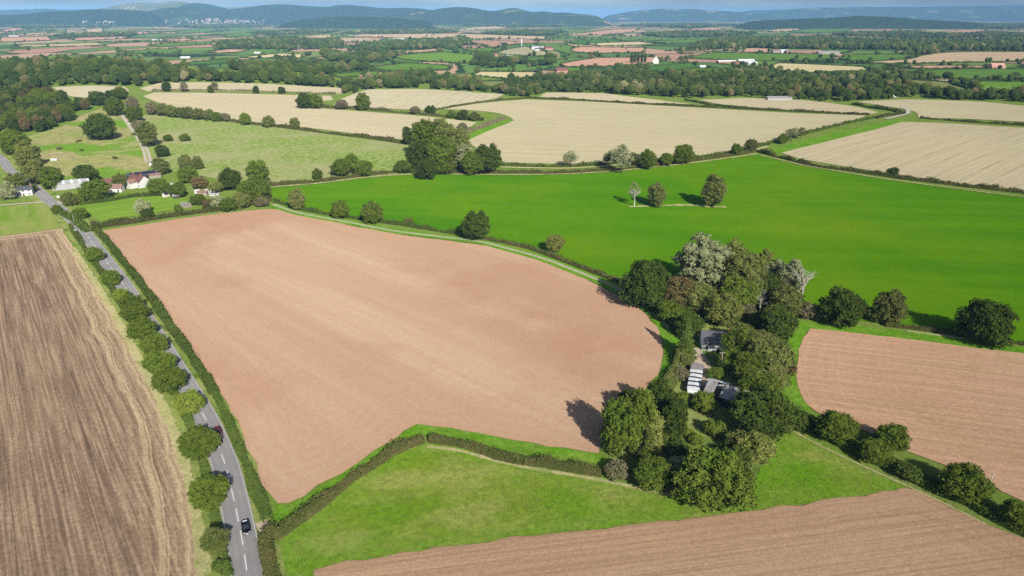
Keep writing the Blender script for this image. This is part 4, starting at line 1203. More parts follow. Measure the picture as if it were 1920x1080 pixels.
# bushes filling the gaps under the farm trees
for px_, n_ in (([(1185, 545), (1290, 500), (1420, 500), (1510, 540), (1515, 595), (1480, 615), (1470, 700), (1400, 700), (1375, 655), (1385, 625), (1310, 605), (1270, 610)], 62), ([(1150, 830), (1260, 730), (1275, 780), (1270, 850), (1300, 870), (1400, 850), (1400, 920), (1330, 940), (1160, 895)], 26)):
    w_ = np.array(px_, float)
    k_ = 0
    while k_ < n_:
        q = rng.uniform(w_.min(0), w_.max(0))
        if not inside(q[None], w_)[0]: continue
        k_ += 1
        co = str(rng.choice(['D', 'G', 'O', 'R', 'V'], p=[0.28, 0.3, 0.2, 0.07, 0.15]))
        wd = rng.uniform(4.5, 8.5)
        plant(P(*q), wd, 's', co, {'D': 'dark', 'G': 'green', 'O': 'olive', 'R': 'russet', 'V': 'deep green'}[co] + ' bush in the undergrowth of the farm grove', rng.uniform(0.6, 0.95), 'undergrowth of the farm grove')

# the wood on the hill: single trees with one shared description per colour
def fill(px, spacing, n=None):
    w = np.array([P(*q)[:2] for q in px])
    lo, hi = w.min(0), w.max(0)
    ar = (hi - lo).prod()
    k = int(ar / spacing ** 2 * 1.1)
    p = rng.uniform(lo, hi, (k, 2))
    p = p[inside(p, w)]
    keep = []
    cell = {}
    for q in p:
        c = (int(q[0] // spacing), int(q[1] // spacing))
        if any(np.hypot(*(q - r)) < spacing * 0.72 for dx in (-1, 0, 1) for dy in (-1, 0, 1) for r in cell.get((c[0] + dx, c[1] + dy), [])): continue
        cell.setdefault(c, []).append(q); keep.append(q)
    keep = np.array(keep) if keep else np.zeros((0, 2))
    if n and len(keep) > n: keep = keep[rng.permutation(len(keep))[:n]]
    return keep

WOODTXT = {'D': 'dark green tree crowded in the hill wood', 'G': 'green tree crowded in the hill wood', 'O': 'olive tree crowded in the hill wood', 'R': 'russet tree crowded in the hill wood'}
hw = fill([(-40, 195), (0, 178), (60, 172), (100, 182), (130, 192), (165, 203), (150, 218), (105, 238), (45, 256), (15, 250), (-40, 262)], 11.5)
hw = hw[np.argsort(np.hypot(hw[:, 0], hw[:, 1]))]
n_single = max(0, 296 - sum(v for k, v in count.items() if k != 's'))
for q in hw[:n_single]:
    co = rng.choice(['D', 'G', 'G', 'O', 'R'], p=[0.3, 0.25, 0.2, 0.13, 0.12])
    plant((q[0], q[1], float(H(q[0], q[1]))), rng.uniform(10.5, 15.5), 'o', co, WOODTXT[co], rng.uniform(0.9, 1.25), 'trees of the hill wood')
hw_rest = hw[n_single:]

# ------------------------------------------------------------------ distant woods and hedgerow trees: one mass
def far_blobs(xy, wmin, wmax, ratio, lod):
    """rough little crowns; lod 0 with leaf sprays, 1 plain, 2 coarse"""
    iv, if_ = (ICO2 if lod == 0 and False else ICO1) if lod < 2 else ICO0
    n = len(xy)
    w = rng.uniform(wmin, wmax, n) * rng.choice([0.75, 1.0, 1.25], n); hgt = w * rng.uniform(ratio * 0.8, ratio * 1.25, n)
    k = len(iv)
    v = iv[None] * (1 + rng.normal(0, 0.13, (n, k, 1)))
    a = rng.uniform(0, 6.283, n)
    ca, sa = np.cos(a)[:, None], np.sin(a)[:, None]
    x, y = v[:, :, 0] * ca - v[:, :, 1] * sa, v[:, :, 0] * sa + v[:, :, 1] * ca
    z0 = H(xy[:, 0], xy[:, 1])
    V = np.stack([xy[:, :1] + x * w[:, None] / 2, xy[:, 1:] + y * w[:, None] / 2, z0[:, None] + hgt[:, None] * (0.54 + v[:, :, 2] * 0.46)], -1)
    f = (if_[None] + (np.arange(n) * k)[:, None, None]).reshape(-1, 3)
    t = np.clip(rng.beta(1.6, 2.6, n) + 0.45 * np.array([mnoise.noise(Vector((q[0] / 90.0, q[1] / 90.0, 7.0))) for q in xy]), 0, 1)
    ti = np.repeat(t, k)
    V = V.reshape(-1, 3)
    if lod == 0:
        m = 46
        d = rdir(n * m).reshape(n, m, 3); d[:, :, 2] = np.abs(d[:, :, 2]) * 0.9 + d[:, :, 2] * 0.1
        c = np.stack([np.repeat(xy[:, :1], m, 1), np.repeat(xy[:, 1:], m, 1), np.repeat((z0 + hgt * 0.54)[:, None], m, 1)], -1)
        s = np.stack([w / 2, w / 2, hgt * 0.46], -1)[:, None, :] * rng.uniform(0.9, 1.15, (n, m, 1))
        p = (c + d * s).reshape(-1, 3)
        lv, lf = leaves(p, d.reshape(-1, 3), 1.25)
        tri = np.vstack([lf[:, [0, 1, 2]], lf[:, [0, 2, 3]]]) + len(V)
        f = np.vstack([f, tri])
        ti = np.concatenate([ti, np.repeat(np.clip(np.repeat(t, m) + rng.normal(0, 0.12, n * m), 0, 1), 4)])
        V = np.vstack([V, lv])
    return V, f, ti
import bmesh as _bm
_b = _bm.new(); _bm.ops.create_icosphere(_b, subdivisions=1, radius=1.0)
_b.free()
_t = (1 + 5 ** 0.5) / 2
_iv = np.array([(-1, _t, 0), (1, _t, 0), (-1, -_t, 0), (1, -_t, 0), (0, -1, _t), (0, 1, _t), (0, -1, -_t), (0, 1, -_t), (_t, 0, -1), (_t, 0, 1), (-_t, 0, -1), (-_t, 0, 1)], float)
ICO0 = (_iv / np.linalg.norm(_iv[0]), np.array([(0, 11, 5), (0, 5, 1), (0, 1, 7), (0, 7, 10), (0, 10, 11), (1, 5, 9), (5, 11, 4), (11, 10, 2), (10, 7, 6), (7, 1, 8), (3, 9, 4), (3, 4, 2), (3, 2, 6), (3, 6, 8), (3, 8, 9), (4, 9, 5), (2, 4, 11), (6, 2, 10), (8, 6, 7), (9, 8, 1)], np.int32))
# (outline, spacing)
WOODS = [([(-250, 165), (-250, 120), (0, 126), (60, 118), (150, 119), (260, 126), (370, 137), (480, 146), (560, 147), (660, 158), (640, 166), (500, 158), (380, 155), (300, 156), (262, 163), (180, 160), (98, 162), (60, 172), (0, 180)], 12),
 ([(640, 172), (660, 156), (720, 152), (760, 160), (800, 166), (740, 167), (690, 168), (650, 180)], 11),
 ([(790, 167), (830, 160), (900, 163), (940, 168), (940, 175)], 12),
 ([(940, 177), (952, 160), (975, 158), (1020, 164), (1022, 174), (985, 183)], 9),
 ([(1000, 172), (990, 158), (1000, 150), (1060, 146), (1120, 142), (1200, 138), (1280, 142), (1360, 141), (1400, 132), (1440, 137), (1500, 143), (1600, 155), (1690, 160), (1745, 172), (1735, 180), (1660, 186), (1600, 190), (1540, 192), (1500, 187), (1440, 187), (1400, 181), (1300, 184), (1200, 180), (1120, 174)], 11),
 ([(1740, 186), (1760, 178), (1920, 183), (2200, 190), (2200, 198), (1920, 193)], 11),
 ([(400, 93), (400, 84), (460, 78), (520, 75), (640, 77), (645, 92), (520, 93)], 15), ([(650, 96), (700, 84), (760, 80), (840, 76), (870, 72), (885, 82), (860, 91), (760, 94)], 15),
 ([(1285, 95), (1330, 78), (1400, 72), (1540, 74), (1600, 76), (1740, 78), (1920, 75), (2150, 76), (2150, 97), (1860, 97), (1740, 96), (1560, 93), (1400, 91)], 15),
 ([(0, 113), (60, 100), (88, 104), (80, 115), (160, 116), (240, 112), (300, 105), (330, 106), (300, 118), (200, 121), (60, 119)], 30), ([(300, 98), (340, 96), (400, 92), (440, 92), (370, 101), (330, 105)], 30),
 ([(430, 130), (480, 126), (560, 127), (640, 128), (690, 133), (620, 139), (560, 145), (480, 144)], 13), ([(500, 118), (540, 113), (560, 117), (520, 121)], 13),
 ([(860, 118), (900, 114), (960, 118), (1040, 117), (1030, 124), (960, 128), (900, 128)], 30), ([(600, 108), (700, 104), (740, 108), (720, 118), (640, 122)], 30),
 ([(1130, 142), (1180, 130), (1220, 128), (1215, 138), (1180, 142)], 13), ([(1210, 112), (1240, 100), (1300, 100), (1290, 112), (1230, 118)], 30),
 ([(1140, 84), (1200, 80), (1290, 84), (1280, 90), (1220, 89)], 15), ([(0, 98), (30, 90), (90, 92), (70, 100), (20, 104)], 30), ([(100, 97), (160, 91), (230, 90), (220, 98), (150, 102)], 30),
 ([(700, 158), (740, 148), (830, 146), (860, 154), (800, 160)], 12), ([(1540, 150), (1640, 141), (1700, 143), (1780, 150), (1700, 152), (1600, 153)], 12), ([(1630, 140), (1660, 128), (1690, 130), (1680, 138)], 12),
 ([(1690, 104), (1720, 95), (1770, 97), (1750, 103)], 14), ([(1850, 153), (1920, 150), (2150, 151), (2150, 155), (1920, 155)], 12), ([(0, 88), (60, 80), (140, 80), (120, 87), (40, 92)], 36),
 ([(240, 80), (300, 72), (400, 70), (420, 74), (330, 80), (260, 84)], 36), ([(640, 62), (760, 58), (860, 60), (820, 64), (700, 65)], 24), ([(900, 64), (980, 58), (1060, 60), (1040, 66), (940, 67)], 24),
 ([(1200, 66), (1300, 60), (1420, 62), (1400, 68), (1260, 71)], 24), ([(1560, 66), (1680, 60), (1760, 66), (1900, 64), (2050, 68), (1800, 72), (1620, 70)], 22), ([(100, 70), (140, 66), (260, 64), (240, 70), (130, 72)], 24),
 ([(470, 64), (560, 58), (640, 58), (600, 64), (500, 66)], 24), ([(0, 50), (120, 46), (240, 48), (200, 52), (60, 54)], 34), ([(300, 50), (420, 47), (520, 50), (400, 53)], 34), ([(860, 48), (1000, 44), (1120, 47), (1000, 51)], 34),
 ([(1160, 50), (1280, 46), (1400, 48), (1300, 53)], 34), ([(1740, 52), (1860, 47), (2000, 50), (1900, 55)], 34)]
parts = []
ntree = 0
WOODS = [w for w in WOODS if w[0][0] not in {(0, 113), (300, 98), (0, 98), (100, 97), (1210, 112), (1140, 84), (0, 88), (240, 80)}]
for px, sp in WOODS:
    q = fill(px, sp)
    if not len(q): continue
    d = np.hypot(q[:, 0], q[:, 1])
    for lod, a, b in ((0, 0, 1500), (1, 1500, 3600), (2, 3600, 1e9)):
        s = q[(d >= a) & (d < b)]
        if len(s):
            parts.append(far_blobs(s, sp * 0.85, sp * 1.25, 1.0 if sp < 20 else 0.6, lod)); ntree += len(s)
if len(hw_rest): parts.append(far_blobs(hw_rest, 10, 15, 1.05, 0)); ntree += len(hw_rest)
# hedgerow trees on the far field edges and loose trees between
pts = []
for L in farlines:
    n = len(L)
    for i in range(n):
        a, b = L[i], L[(i + 1) % n]
        k = rng.poisson(np.linalg.norm(b - a) / 95.0)
        for _ in range(k): pts.append(a + (b - a) * rng.uniform() + rng.normal(0, 2.5, 2))
pts = np.array(pts)
fr = []
while len(fr) < 2900:
    x, y = rng.uniform(-60, 1980), 34 + 150 * rng.uniform() ** 1.6
    if y > 128 or y < 40: continue
    fr.append(P(x, y)[:2])
    c = fr[-1]
    if rng.uniform() < 0.5:
        t = rng.normal(0.15, 0.35) + (1.5 if rng.uniform() < 0.3 else 0); k = rng.integers(8, 34)
        for j in range(k): fr.append(c + np.array([math.cos(t), math.sin(t)]) * j * rng.uniform(10, 12.5) + rng.normal(0, 3, 2))
fr = np.array(fr)
bad = np.zeros(len(fr), bool)
for L in farlines:
    bad |= inside(fr, L)
fr = fr[~bad | (rng.uniform(0, 1, len(fr)) < 0.04)]
pts = np.vstack([pts, fr])
d = np.hypot(pts[:, 0], pts[:, 1])
for lod, a, b in ((0, 0, 1900), (1, 1900, 4000), (2, 4000, 1e9)):
    s = pts[(d >= a) & (d < b)]
    if len(s): parts.append(far_blobs(s, 7, 13, 0.95, lod)); ntree += len(s)
V = np.vstack([p[0] for p in parts])
off = np.cumsum([0] + [len(p[0]) for p in parts[:-1]])
Fc = np.vstack([p[1] + o for p, o in zip(parts, off)])
ti = np.concatenate([p[2] for p in parts])
m_far, nt = newmat('distant_leaves')
t = nd(nt, 'ShaderNodeAttribute', None, attribute_name='tint').outputs['Fac']
cr = nd(nt, 'ShaderNodeValToRGB', {0: t})
e = cr.color_ramp.elements
e[0].position, e[0].color = 0.0, c4((0.036, 0.058, 0.016))
e[1].position, e[1].color = 1.0, c4((0.22, 0.215, 0.105))
for p_, c_ in ((0.35, (0.055, 0.088, 0.020)), (0.62, (0.09, 0.118, 0.028)), (0.84, (0.135, 0.115, 0.05))):
    k = e.new(p_); k.color = c4(c_)
finish(m_far, nt, cr.outputs[0], 1.0)
me = mesh('distant_woods', V, Fc, m_far)
attr(me, 'tint', ti)
tag(obj('distant_woods', me), 'woods and scattered trees across the far plain', 'woods', None, 'stuff')

# far hedgerows: low ragged strips along the far field edges
hv, hf = [], []
nb = 0
for L in farlines:
    dm = np.hypot(*L.mean(0))
    c = curve([(q[0], q[1], 0) for q in np.vstack([L, L[:1]])], False, max(6.0, dm / 250.0))
    n = len(c)
    t = np.gradient(c, axis=0); t /= np.linalg.norm(t, axis=1)[:, None] + 1e-9
    nr = np.stack([-t[:, 1], t[:, 0]], 1)
    z = H(c[:, 0], c[:, 1])
    hh = rng.uniform(1.8, 5.0, n)
    for a, b in ((-1.8, 0), (-1.3, 1), (1.3, 1), (1.8, 0)):
        hv.append(np.column_stack([c + nr * a, z + b * hh]))
    hf.append(np.array([(nb + k * n + i, nb + k * n + i + 1, nb + (k + 1) * n + i + 1, nb + (k + 1) * n + i) for k in range(3) for i in range(n - 1)], np.int32)[:, ::-1])
    nb += 4 * n
me = mesh('distant_hedgerows', np.vstack(hv), np.vstack(hf), m_far)
attr(me, 'tint', rng.uniform(0, 0.4, nb))
tag(obj('distant_hedgerows', me), 'dark hedgerows between the far fields', 'hedgerows', None, 'stuff')

# rough grass standing on verges, margins and meadow
def tufts(outl, dens, exclude=()):
    lo, hi = outl.min(0), outl.max(0)
    k = int((hi - lo).prod() * dens)
    p = rng.uniform(lo, hi, (k, 2))
    p = p[inside(p, outl)]
    return p
tp = [tufts(OUTLINE['mead'], 1.6), tufts(OUTLINE['margin'], 2.0), tufts(OUTLINE['margin_r'], 0.6)]
c = rc[len(rc) // 2:]
t = np.gradient(c, axis=0); t /= np.linalg.norm(t, axis=1)[:, None]
nr = np.stack([-t[:, 1], t[:, 0]], 1)
i = rng.integers(0, len(c), 9000)
o = np.where(rng.uniform(0, 1, 9000) < 0.5, rng.uniform(-8.3, -4.4, 9000), rng.uniform(4.4, 7.8, 9000))
tp.append(c[i] + nr[i] * o[:, None] + t[i] * rng.uniform(-1.5, 1.5, (9000, 1)))
for c in EDGES:
    i = rng.integers(0, len(c), int(len(c) * 9)); tp.append(c[i] + rng.normal(0, 1.0, (len(i), 2)))
n_dry = sum(len(c) * 9 for c in EDGES)
dry = np.concatenate([np.zeros(sum(len(q) for q in tp) - n_dry), np.ones(n_dry)])
tp = np.vstack(tp)
nz = np.array([mnoise.noise(Vector((q[0] / 14.0, q[1] / 14.0, 3.0))) for q in tp])
kp = (nz + rng.normal(0, 0.25, len(tp)) > -0.05) | (dry > 0)
tp, dry = tp[kp], dry[kp]
z = H(tp[:, 0], tp[:, 1]) + 0.15
v, f = leaves(np.column_stack([tp, z + 0.06]), np.tile(np.array([[0, -0.25, 0.95]]), (len(tp), 1)), 0.24, 0.35)
m_tuft, nt = newmat('grass_tufts')
t = nd(nt, 'ShaderNodeAttribute', None, attribute_name='tint').outputs['Fac']
cr = nd(nt, 'ShaderNodeValToRGB', {0: t})
e = cr.color_ramp.elements
e[0].color = c4((0.115, 0.215, 0.02)); e[1].color = c4((0.29, 0.28, 0.12))
k = e.new(0.55); k.color = c4((0.14, 0.225, 0.03))
finish(m_tuft, nt, cr.outputs[0], 1.0)
me = mesh('rough_grass', v, f, m_tuft)
attr(me, 'tint', np.repeat(np.clip(rng.uniform(0, 1, len(tp)) ** 1.4 + dry * 0.5, 0, 1), 4))
tag(obj('rough_grass', me), 'rough tussocky grass on meadow, margins and verges', 'grass', None, 'stuff')
print('single trees', sum(count.values()), 'distant trees', ntree, 'distant tris', len(Fc), 'tufts', len(tp))
# ------------------------------------------------------------------ building materials
m_white = plain('white_render', (0.74, 0.73, 0.69), 0.8, 0.08, 0.8)
m_cream = plain('cream_render', (0.55, 0.52, 0.45), 0.8, 0.1, 0.8)
m_brick = plain('brick_wall', (0.36, 0.17, 0.11), 0.85, 0.2, 1.5)
m_pinkw = plain('pink_wall', (0.50, 0.27, 0.21), 0.85, 0.12, 1.5)
m_slate = plain('slate', (0.10, 0.105, 0.12), 0.55, 0.25, 1.2, 0.4)
m_tile = plain('clay_tile', (0.20, 0.095, 0.075), 0.8, 0.25, 1.5)
m_tile2 = plain('weathered_tile', (0.30, 0.18, 0.14), 0.8, 0.2, 1.5)
m_metal = plain('galvanised_sheet', (0.45, 0.46, 0.46), 0.5, 0.12, 0.6, 0.5)
m_sheet = plain('fibre_cement', (0.30, 0.28, 0.27), 0.85, 0.28, 0.7)
m_wsheet = plain('white_sheet', (0.80, 0.82, 0.84), 0.5, 0.06, 0.8)
m_dark = plain('dark_timber', (0.05, 0.045, 0.04), 0.8, 0.2, 1.5)
m_glass = plain('window_glass', (0.03, 0.035, 0.04), 0.1, 0.1, 1.0, 0.6)
m_solar = plain('solar_glass', (0.025, 0.03, 0.055), 0.25, 0.1, 1.0, 0.5)
m_wood = plain('weathered_timber', (0.36, 0.32, 0.27), 0.8, 0.2, 2.0)
m_stone = plain('church_stone', (0.34, 0.31, 0.27), 0.9, 0.2, 0.3)

def house(name, label, px, py, L, Wd, hw, hr, yaw, wall, roof, chim=(), wins=True, cat='house', group=None, at=None, over=0.35, door=True, sheets=None):
    p = P(px, py) if at is None else at
    o = empty(name, (p[0], p[1], p[2]), R(yaw))
    tag(o, label, cat, group)
    x, y = L / 2, Wd / 2
    b = MB()
    b.add([(-x, -y, -1), (x, -y, -1), (x, y, -1), (-x, y, -1), (-x, -y, hw), (x, -y, hw), (x, y, hw), (-x, y, hw), (-x, 0, hw + hr), (x, 0, hw + hr)],
          [(0, 1, 5, 4), (1, 2, 6, 9, 5), (2, 3, 7, 6), (3, 0, 4, 8, 7)])
    b.build('wall', wall, o)
    ox = x + over
    k = hr / y
    ez, ey = hw - over * k + 0.12, y + over
    rz = hw + hr + 0.12
    if sheets is None:
        b = MB()
        b.slab([(-ox, -ey, ez), (ox, -ey, ez), (ox, 0, rz), (-ox, 0, rz)], 0.12)
        b.slab([(ox, ey, ez), (-ox, ey, ez), (-ox, 0, rz), (ox, 0, rz)], 0.12)
        b.tube((-ox, 0, rz), (ox, 0, rz), 0.14, 0.14, 6)
        rf = b.build('roof', roof, o)
    else:
        mats, nx, gaps = sheets
        rf = obj('roof', mesh('roof', [(-x, -0.06, rz - 0.2), (x, -0.06, rz - 0.2), (x, 0.06, rz - 0.2), (-x, 0.06, rz - 0.2), (-x, 0, rz), (x, 0, rz)], [(0, 1, 5, 4), (1, 2, 5), (2, 3, 4, 5), (3, 0, 4), (3, 2, 1, 0)], m_dark), o)
        for sd in (-1, 1):
            for i in range(nx):
                if (sd, i) in gaps: continue
                a0, a1 = -ox + 2 * ox * i / nx + 0.03, -ox + 2 * ox * (i + 1) / nx - 0.03
                dz = rng.uniform(-0.03, 0.05)
                q = [(a0, -ey, ez + dz), (a1, -ey, ez + dz), (a1, -0.02, rz + dz), (a0, -0.02, rz + dz)]
                if sd > 0: q = [(-a, -b_, c) for a, b_, c in q]
                MB().slab(q, 0.06).build('roof_sheet', mats[(i if sd < 0 else nx - 1 - i) % len(mats)], rf)
    for cx in chim:
        b = MB()
        b.box((cx, 0, hw + hr + 0.5), (0.8, 0.7, 1.9))
        b.box((cx, 0, hw + hr + 1.5), (0.95, 0.85, 0.18))
        b.tube((cx - 0.15, 0, hw + hr + 1.5), (cx - 0.15, 0, hw + hr + 1.95), 0.12, 0.1, 6)
        b.build('chimney', m_brick, rf)
    if wins:
        n = max(2, int(L / 3.2))
        zs = [1.5] if hw < 4 else [1.4, 3.7]
        for sd in (-1, 1):
            for z in zs:
                for i in range(n):
                    wx = -x + L * (i + 0.5) / n
                    if door and sd < 0 and i == n // 2 and z == zs[0]:
                        MB().box((wx, sd * (y + 0.03), 1.0), (0.95, 0.08, 2.0)).build('door', m_dark, o)
                        continue
                    f = MB().box((wx, sd * (y + 0.02), z), (1.15, 0.09, 1.2)).build('window', m_white, o)
                    MB().box((wx, sd * (y + 0.05), z), (0.95, 0.06, 1.0)).build('pane', m_glass, f)
    return o

# ---- hamlet beside the road
c = house('cottage', 'white cottage with slate roof beside the road', 47, 366, 10.5, 6.2, 4.3, 2.0, 24, m_white, m_slate, (4.6,))
b = MB(); b.box((-6.4, 0.3, 1.2), (2.4, 4.2, 2.8)); b.build('lean_to', m_metal, c)
MB().slab([(-7.8, -2.0, 2.5), (-5.2, -2.0, 3.3), (-5.2, 2.6, 3.3), (-7.8, 2.6, 2.5)], 0.1).build('lean_to_roof', m_slate, c)
house('barn', 'long pale grey sheet metal barn in the hamlet', 134, 352, 23, 8.5, 4.2, 1.6, 34, m_metal, m_metal, (), False, 'barn', sheets=([m_metal, m_wsheet, m_metal], 14, ()))
house('cottage', 'small white cottage with dark red roof', 208, 350, 9.5, 6.0, 3.4, 2.6, 38, m_white, m_tile, (), True)
house('cottage', 'white outbuilding with faded tile roof in front of the red roofed cottage', 219, 359, 9.0, 6.0, 2.8, 2.4, 8, m_white, m_tile2, (), True)
h = house('farmhouse', 'large white house with dark red roof in the hamlet', 262, 349, 13.5, 8.5, 4.6, 3.6, -28, m_white, m_tile, (3.5, -4.5))
b = MB(); b.add([(-3, -9, -1), (3, -9, -1), (3, -4, -1), (-3, -4, -1), (-3, -9, 4), (3, -9, 4), (3, -4, 4), (-3, -4, 4), (0, -9, 6.4), (0, -2, 6.4)],
                [(0, 1, 5, 8, 4), (1, 2, 6, 9, 8, 5), (3, 0, 4, 8, 9, 7)]); b.build('front_gable', m_white, h)
b = MB(); b.slab([(3.3, -9.3, 3.9), (3.3, -2.5, 3.9), (0, -2.5, 6.55), (0, -9.3, 6.55)], 0.12); b.slab([(-3.3, -2.5, 3.9), (-3.3, -9.3, 3.9), (0, -9.3, 6.55), (0, -2.5, 6.55)], 0.12); b.build('gable_roof', m_tile2, h)
s = house('barn', 'long slate roofed range with solar panels behind the large white house', 268, 334, 21, 7, 3.0, 2.0, 40, m_dark, m_slate, (), False, 'barn')
for i in range(9):
    a0 = -9 + i * 2.0
    MB().slab([(a0, -3.2, 3.35), (a0 + 1.85, -3.2, 3.35), (a0 + 1.85, -0.6, 5.15), (a0, -0.6, 5.15)], 0.05).build('solar_panel', m_solar, s)
house('shed', 'low pale shed behind the solar panel range', 291, 333, 8, 4, 2.4, 0.8, 30, m_wood, m_tile2, (), False, 'shed')
def caravan(label, px, py, L, yaw, wallm, roofm):
    p = P(px, py)
    o = tag(empty('static_caravan', p, R(yaw)), label, 'caravan')
    MB().box((0, 0, 1.5), (L, 3.0, 2.2), 0, 0.98).build('body', wallm, o)
    MB().box((0, 0, 2.68), (L * 1.01, 3.1, 0.16), 0, 0.9).build('roof', roofm, o)
    for i in range(3):
        MB().box((-L / 2 + L * (i + 0.5) / 3, -1.5, 1.7), (L * 0.16, 0.08, 0.8)).build('window', m_glass, o)
    for sx in (-1, 1): MB().box((sx * L * 0.3, 0, 0.2), (0.5, 2.4, 0.6)).build('support', m_dark, o)
caravan('white static caravan with the highest roof by the thicket', 394, 362, 6.5, 15, m_white, m_wsheet)
caravan('white caravan with grey roof in front of the highest one', 402, 368, 6.0, -12, m_white, m_slate)
caravan('small white caravan left of the tan shed', 371, 363, 3.6, 10, m_white, m_white)
house('shed', 'tan timber shed among the caravans', 381, 366, 6, 4, 2.3, 0.9, 12, m_wood, m_tile2, (), False, 'shed')
house('shed', 'weathered whitish shed at the paddock edge', 349, 388, 5.5, 4, 2.2, 0.7, -25, m_wood, m_sheet, (), False, 'shed')
house('shed', 'small garden shed with white gable below the green tree', 312, 369, 4.0, 3.0, 2.2, 1.2, 70, m_white, m_dark, (), False, 'shed')
house('shed', 'small dark garden shed beside the white gabled one', 331, 372, 4.0, 3.0, 2.0, 1.0, 20, m_dark, m_sheet, (), False, 'shed')
house('shed', 'low grey glass roofed shed behind the garden trees', 315, 352, 7, 4, 2.2, 0.9, 20, m_metal, m_metal, (), False, 'shed')
def trailer(label, px, py, L, yaw, m):
    o = tag(empty('farm_trailer', P(px, py), R(yaw)), label, 'trailer')
    MB().box((0, 0, 1.35), (L, 2.2, 1.6), 0, 0.94).build('body', m, o)
    MB().tube((L / 2, 0, 0.6), (L / 2 + 1.4, 0, 0.5), 0.07, 0.05).build('drawbar', m_dark, o)
    for sy in (-1, 1): MB().tube((0, sy * 1.0, 0.45), (0, sy * 1.25, 0.45), 0.45, 0.45, 12).build('wheel', m_dark, o)
trailer('pale trailer left on the green part of the slope', 102, 302, 5.0, 10, m_wsheet)
trailer('small white trailer at the foot of the hill track', 284, 311, 3.4, 40, m_wsheet)

# ---- farm in the grove
house('farmhouse', 'slate roofed white farmhouse half hidden by trees', 1343, 650, 12, 9.0, 3.0, 3.4, -8, m_white, m_slate, (4.0,))
st = house('shed', 'long narrow shed with white and dark striped roof', 1303, 717, 19, 3.9, 2.4, 0.12, 72, m_wsheet, m_sheet, (), False, 'shed', over=0.2,
           sheets=([m_wsheet, m_wsheet, m_dark, m_wsheet, m_wsheet, m_dark, m_wsheet, m_wsheet, m_dark, m_wsheet, m_wsheet, m_dark, m_wsheet, m_wsheet, m_sheet, m_sheet, m_sheet, m_sheet, m_sheet], 19, ()))
house('barn', 'ruinous barn with holed grey sheet roof', 1364, 752, 13, 9, 3.4, 2.4, -36, m_dark, m_sheet, (), False, 'barn',
      sheets=([m_sheet], 13, {(-1, 3), (-1, 4), (1, 7), (-1, 10)}))
house('shed', 'low shed with white sheet roof against the ruinous barn', 1344, 733, 6.5, 4.5, 2.6, 0.4, -28, m_wood, m_wsheet, (), False, 'shed', sheets=([m_wsheet], 7, {(-1, 6)}))

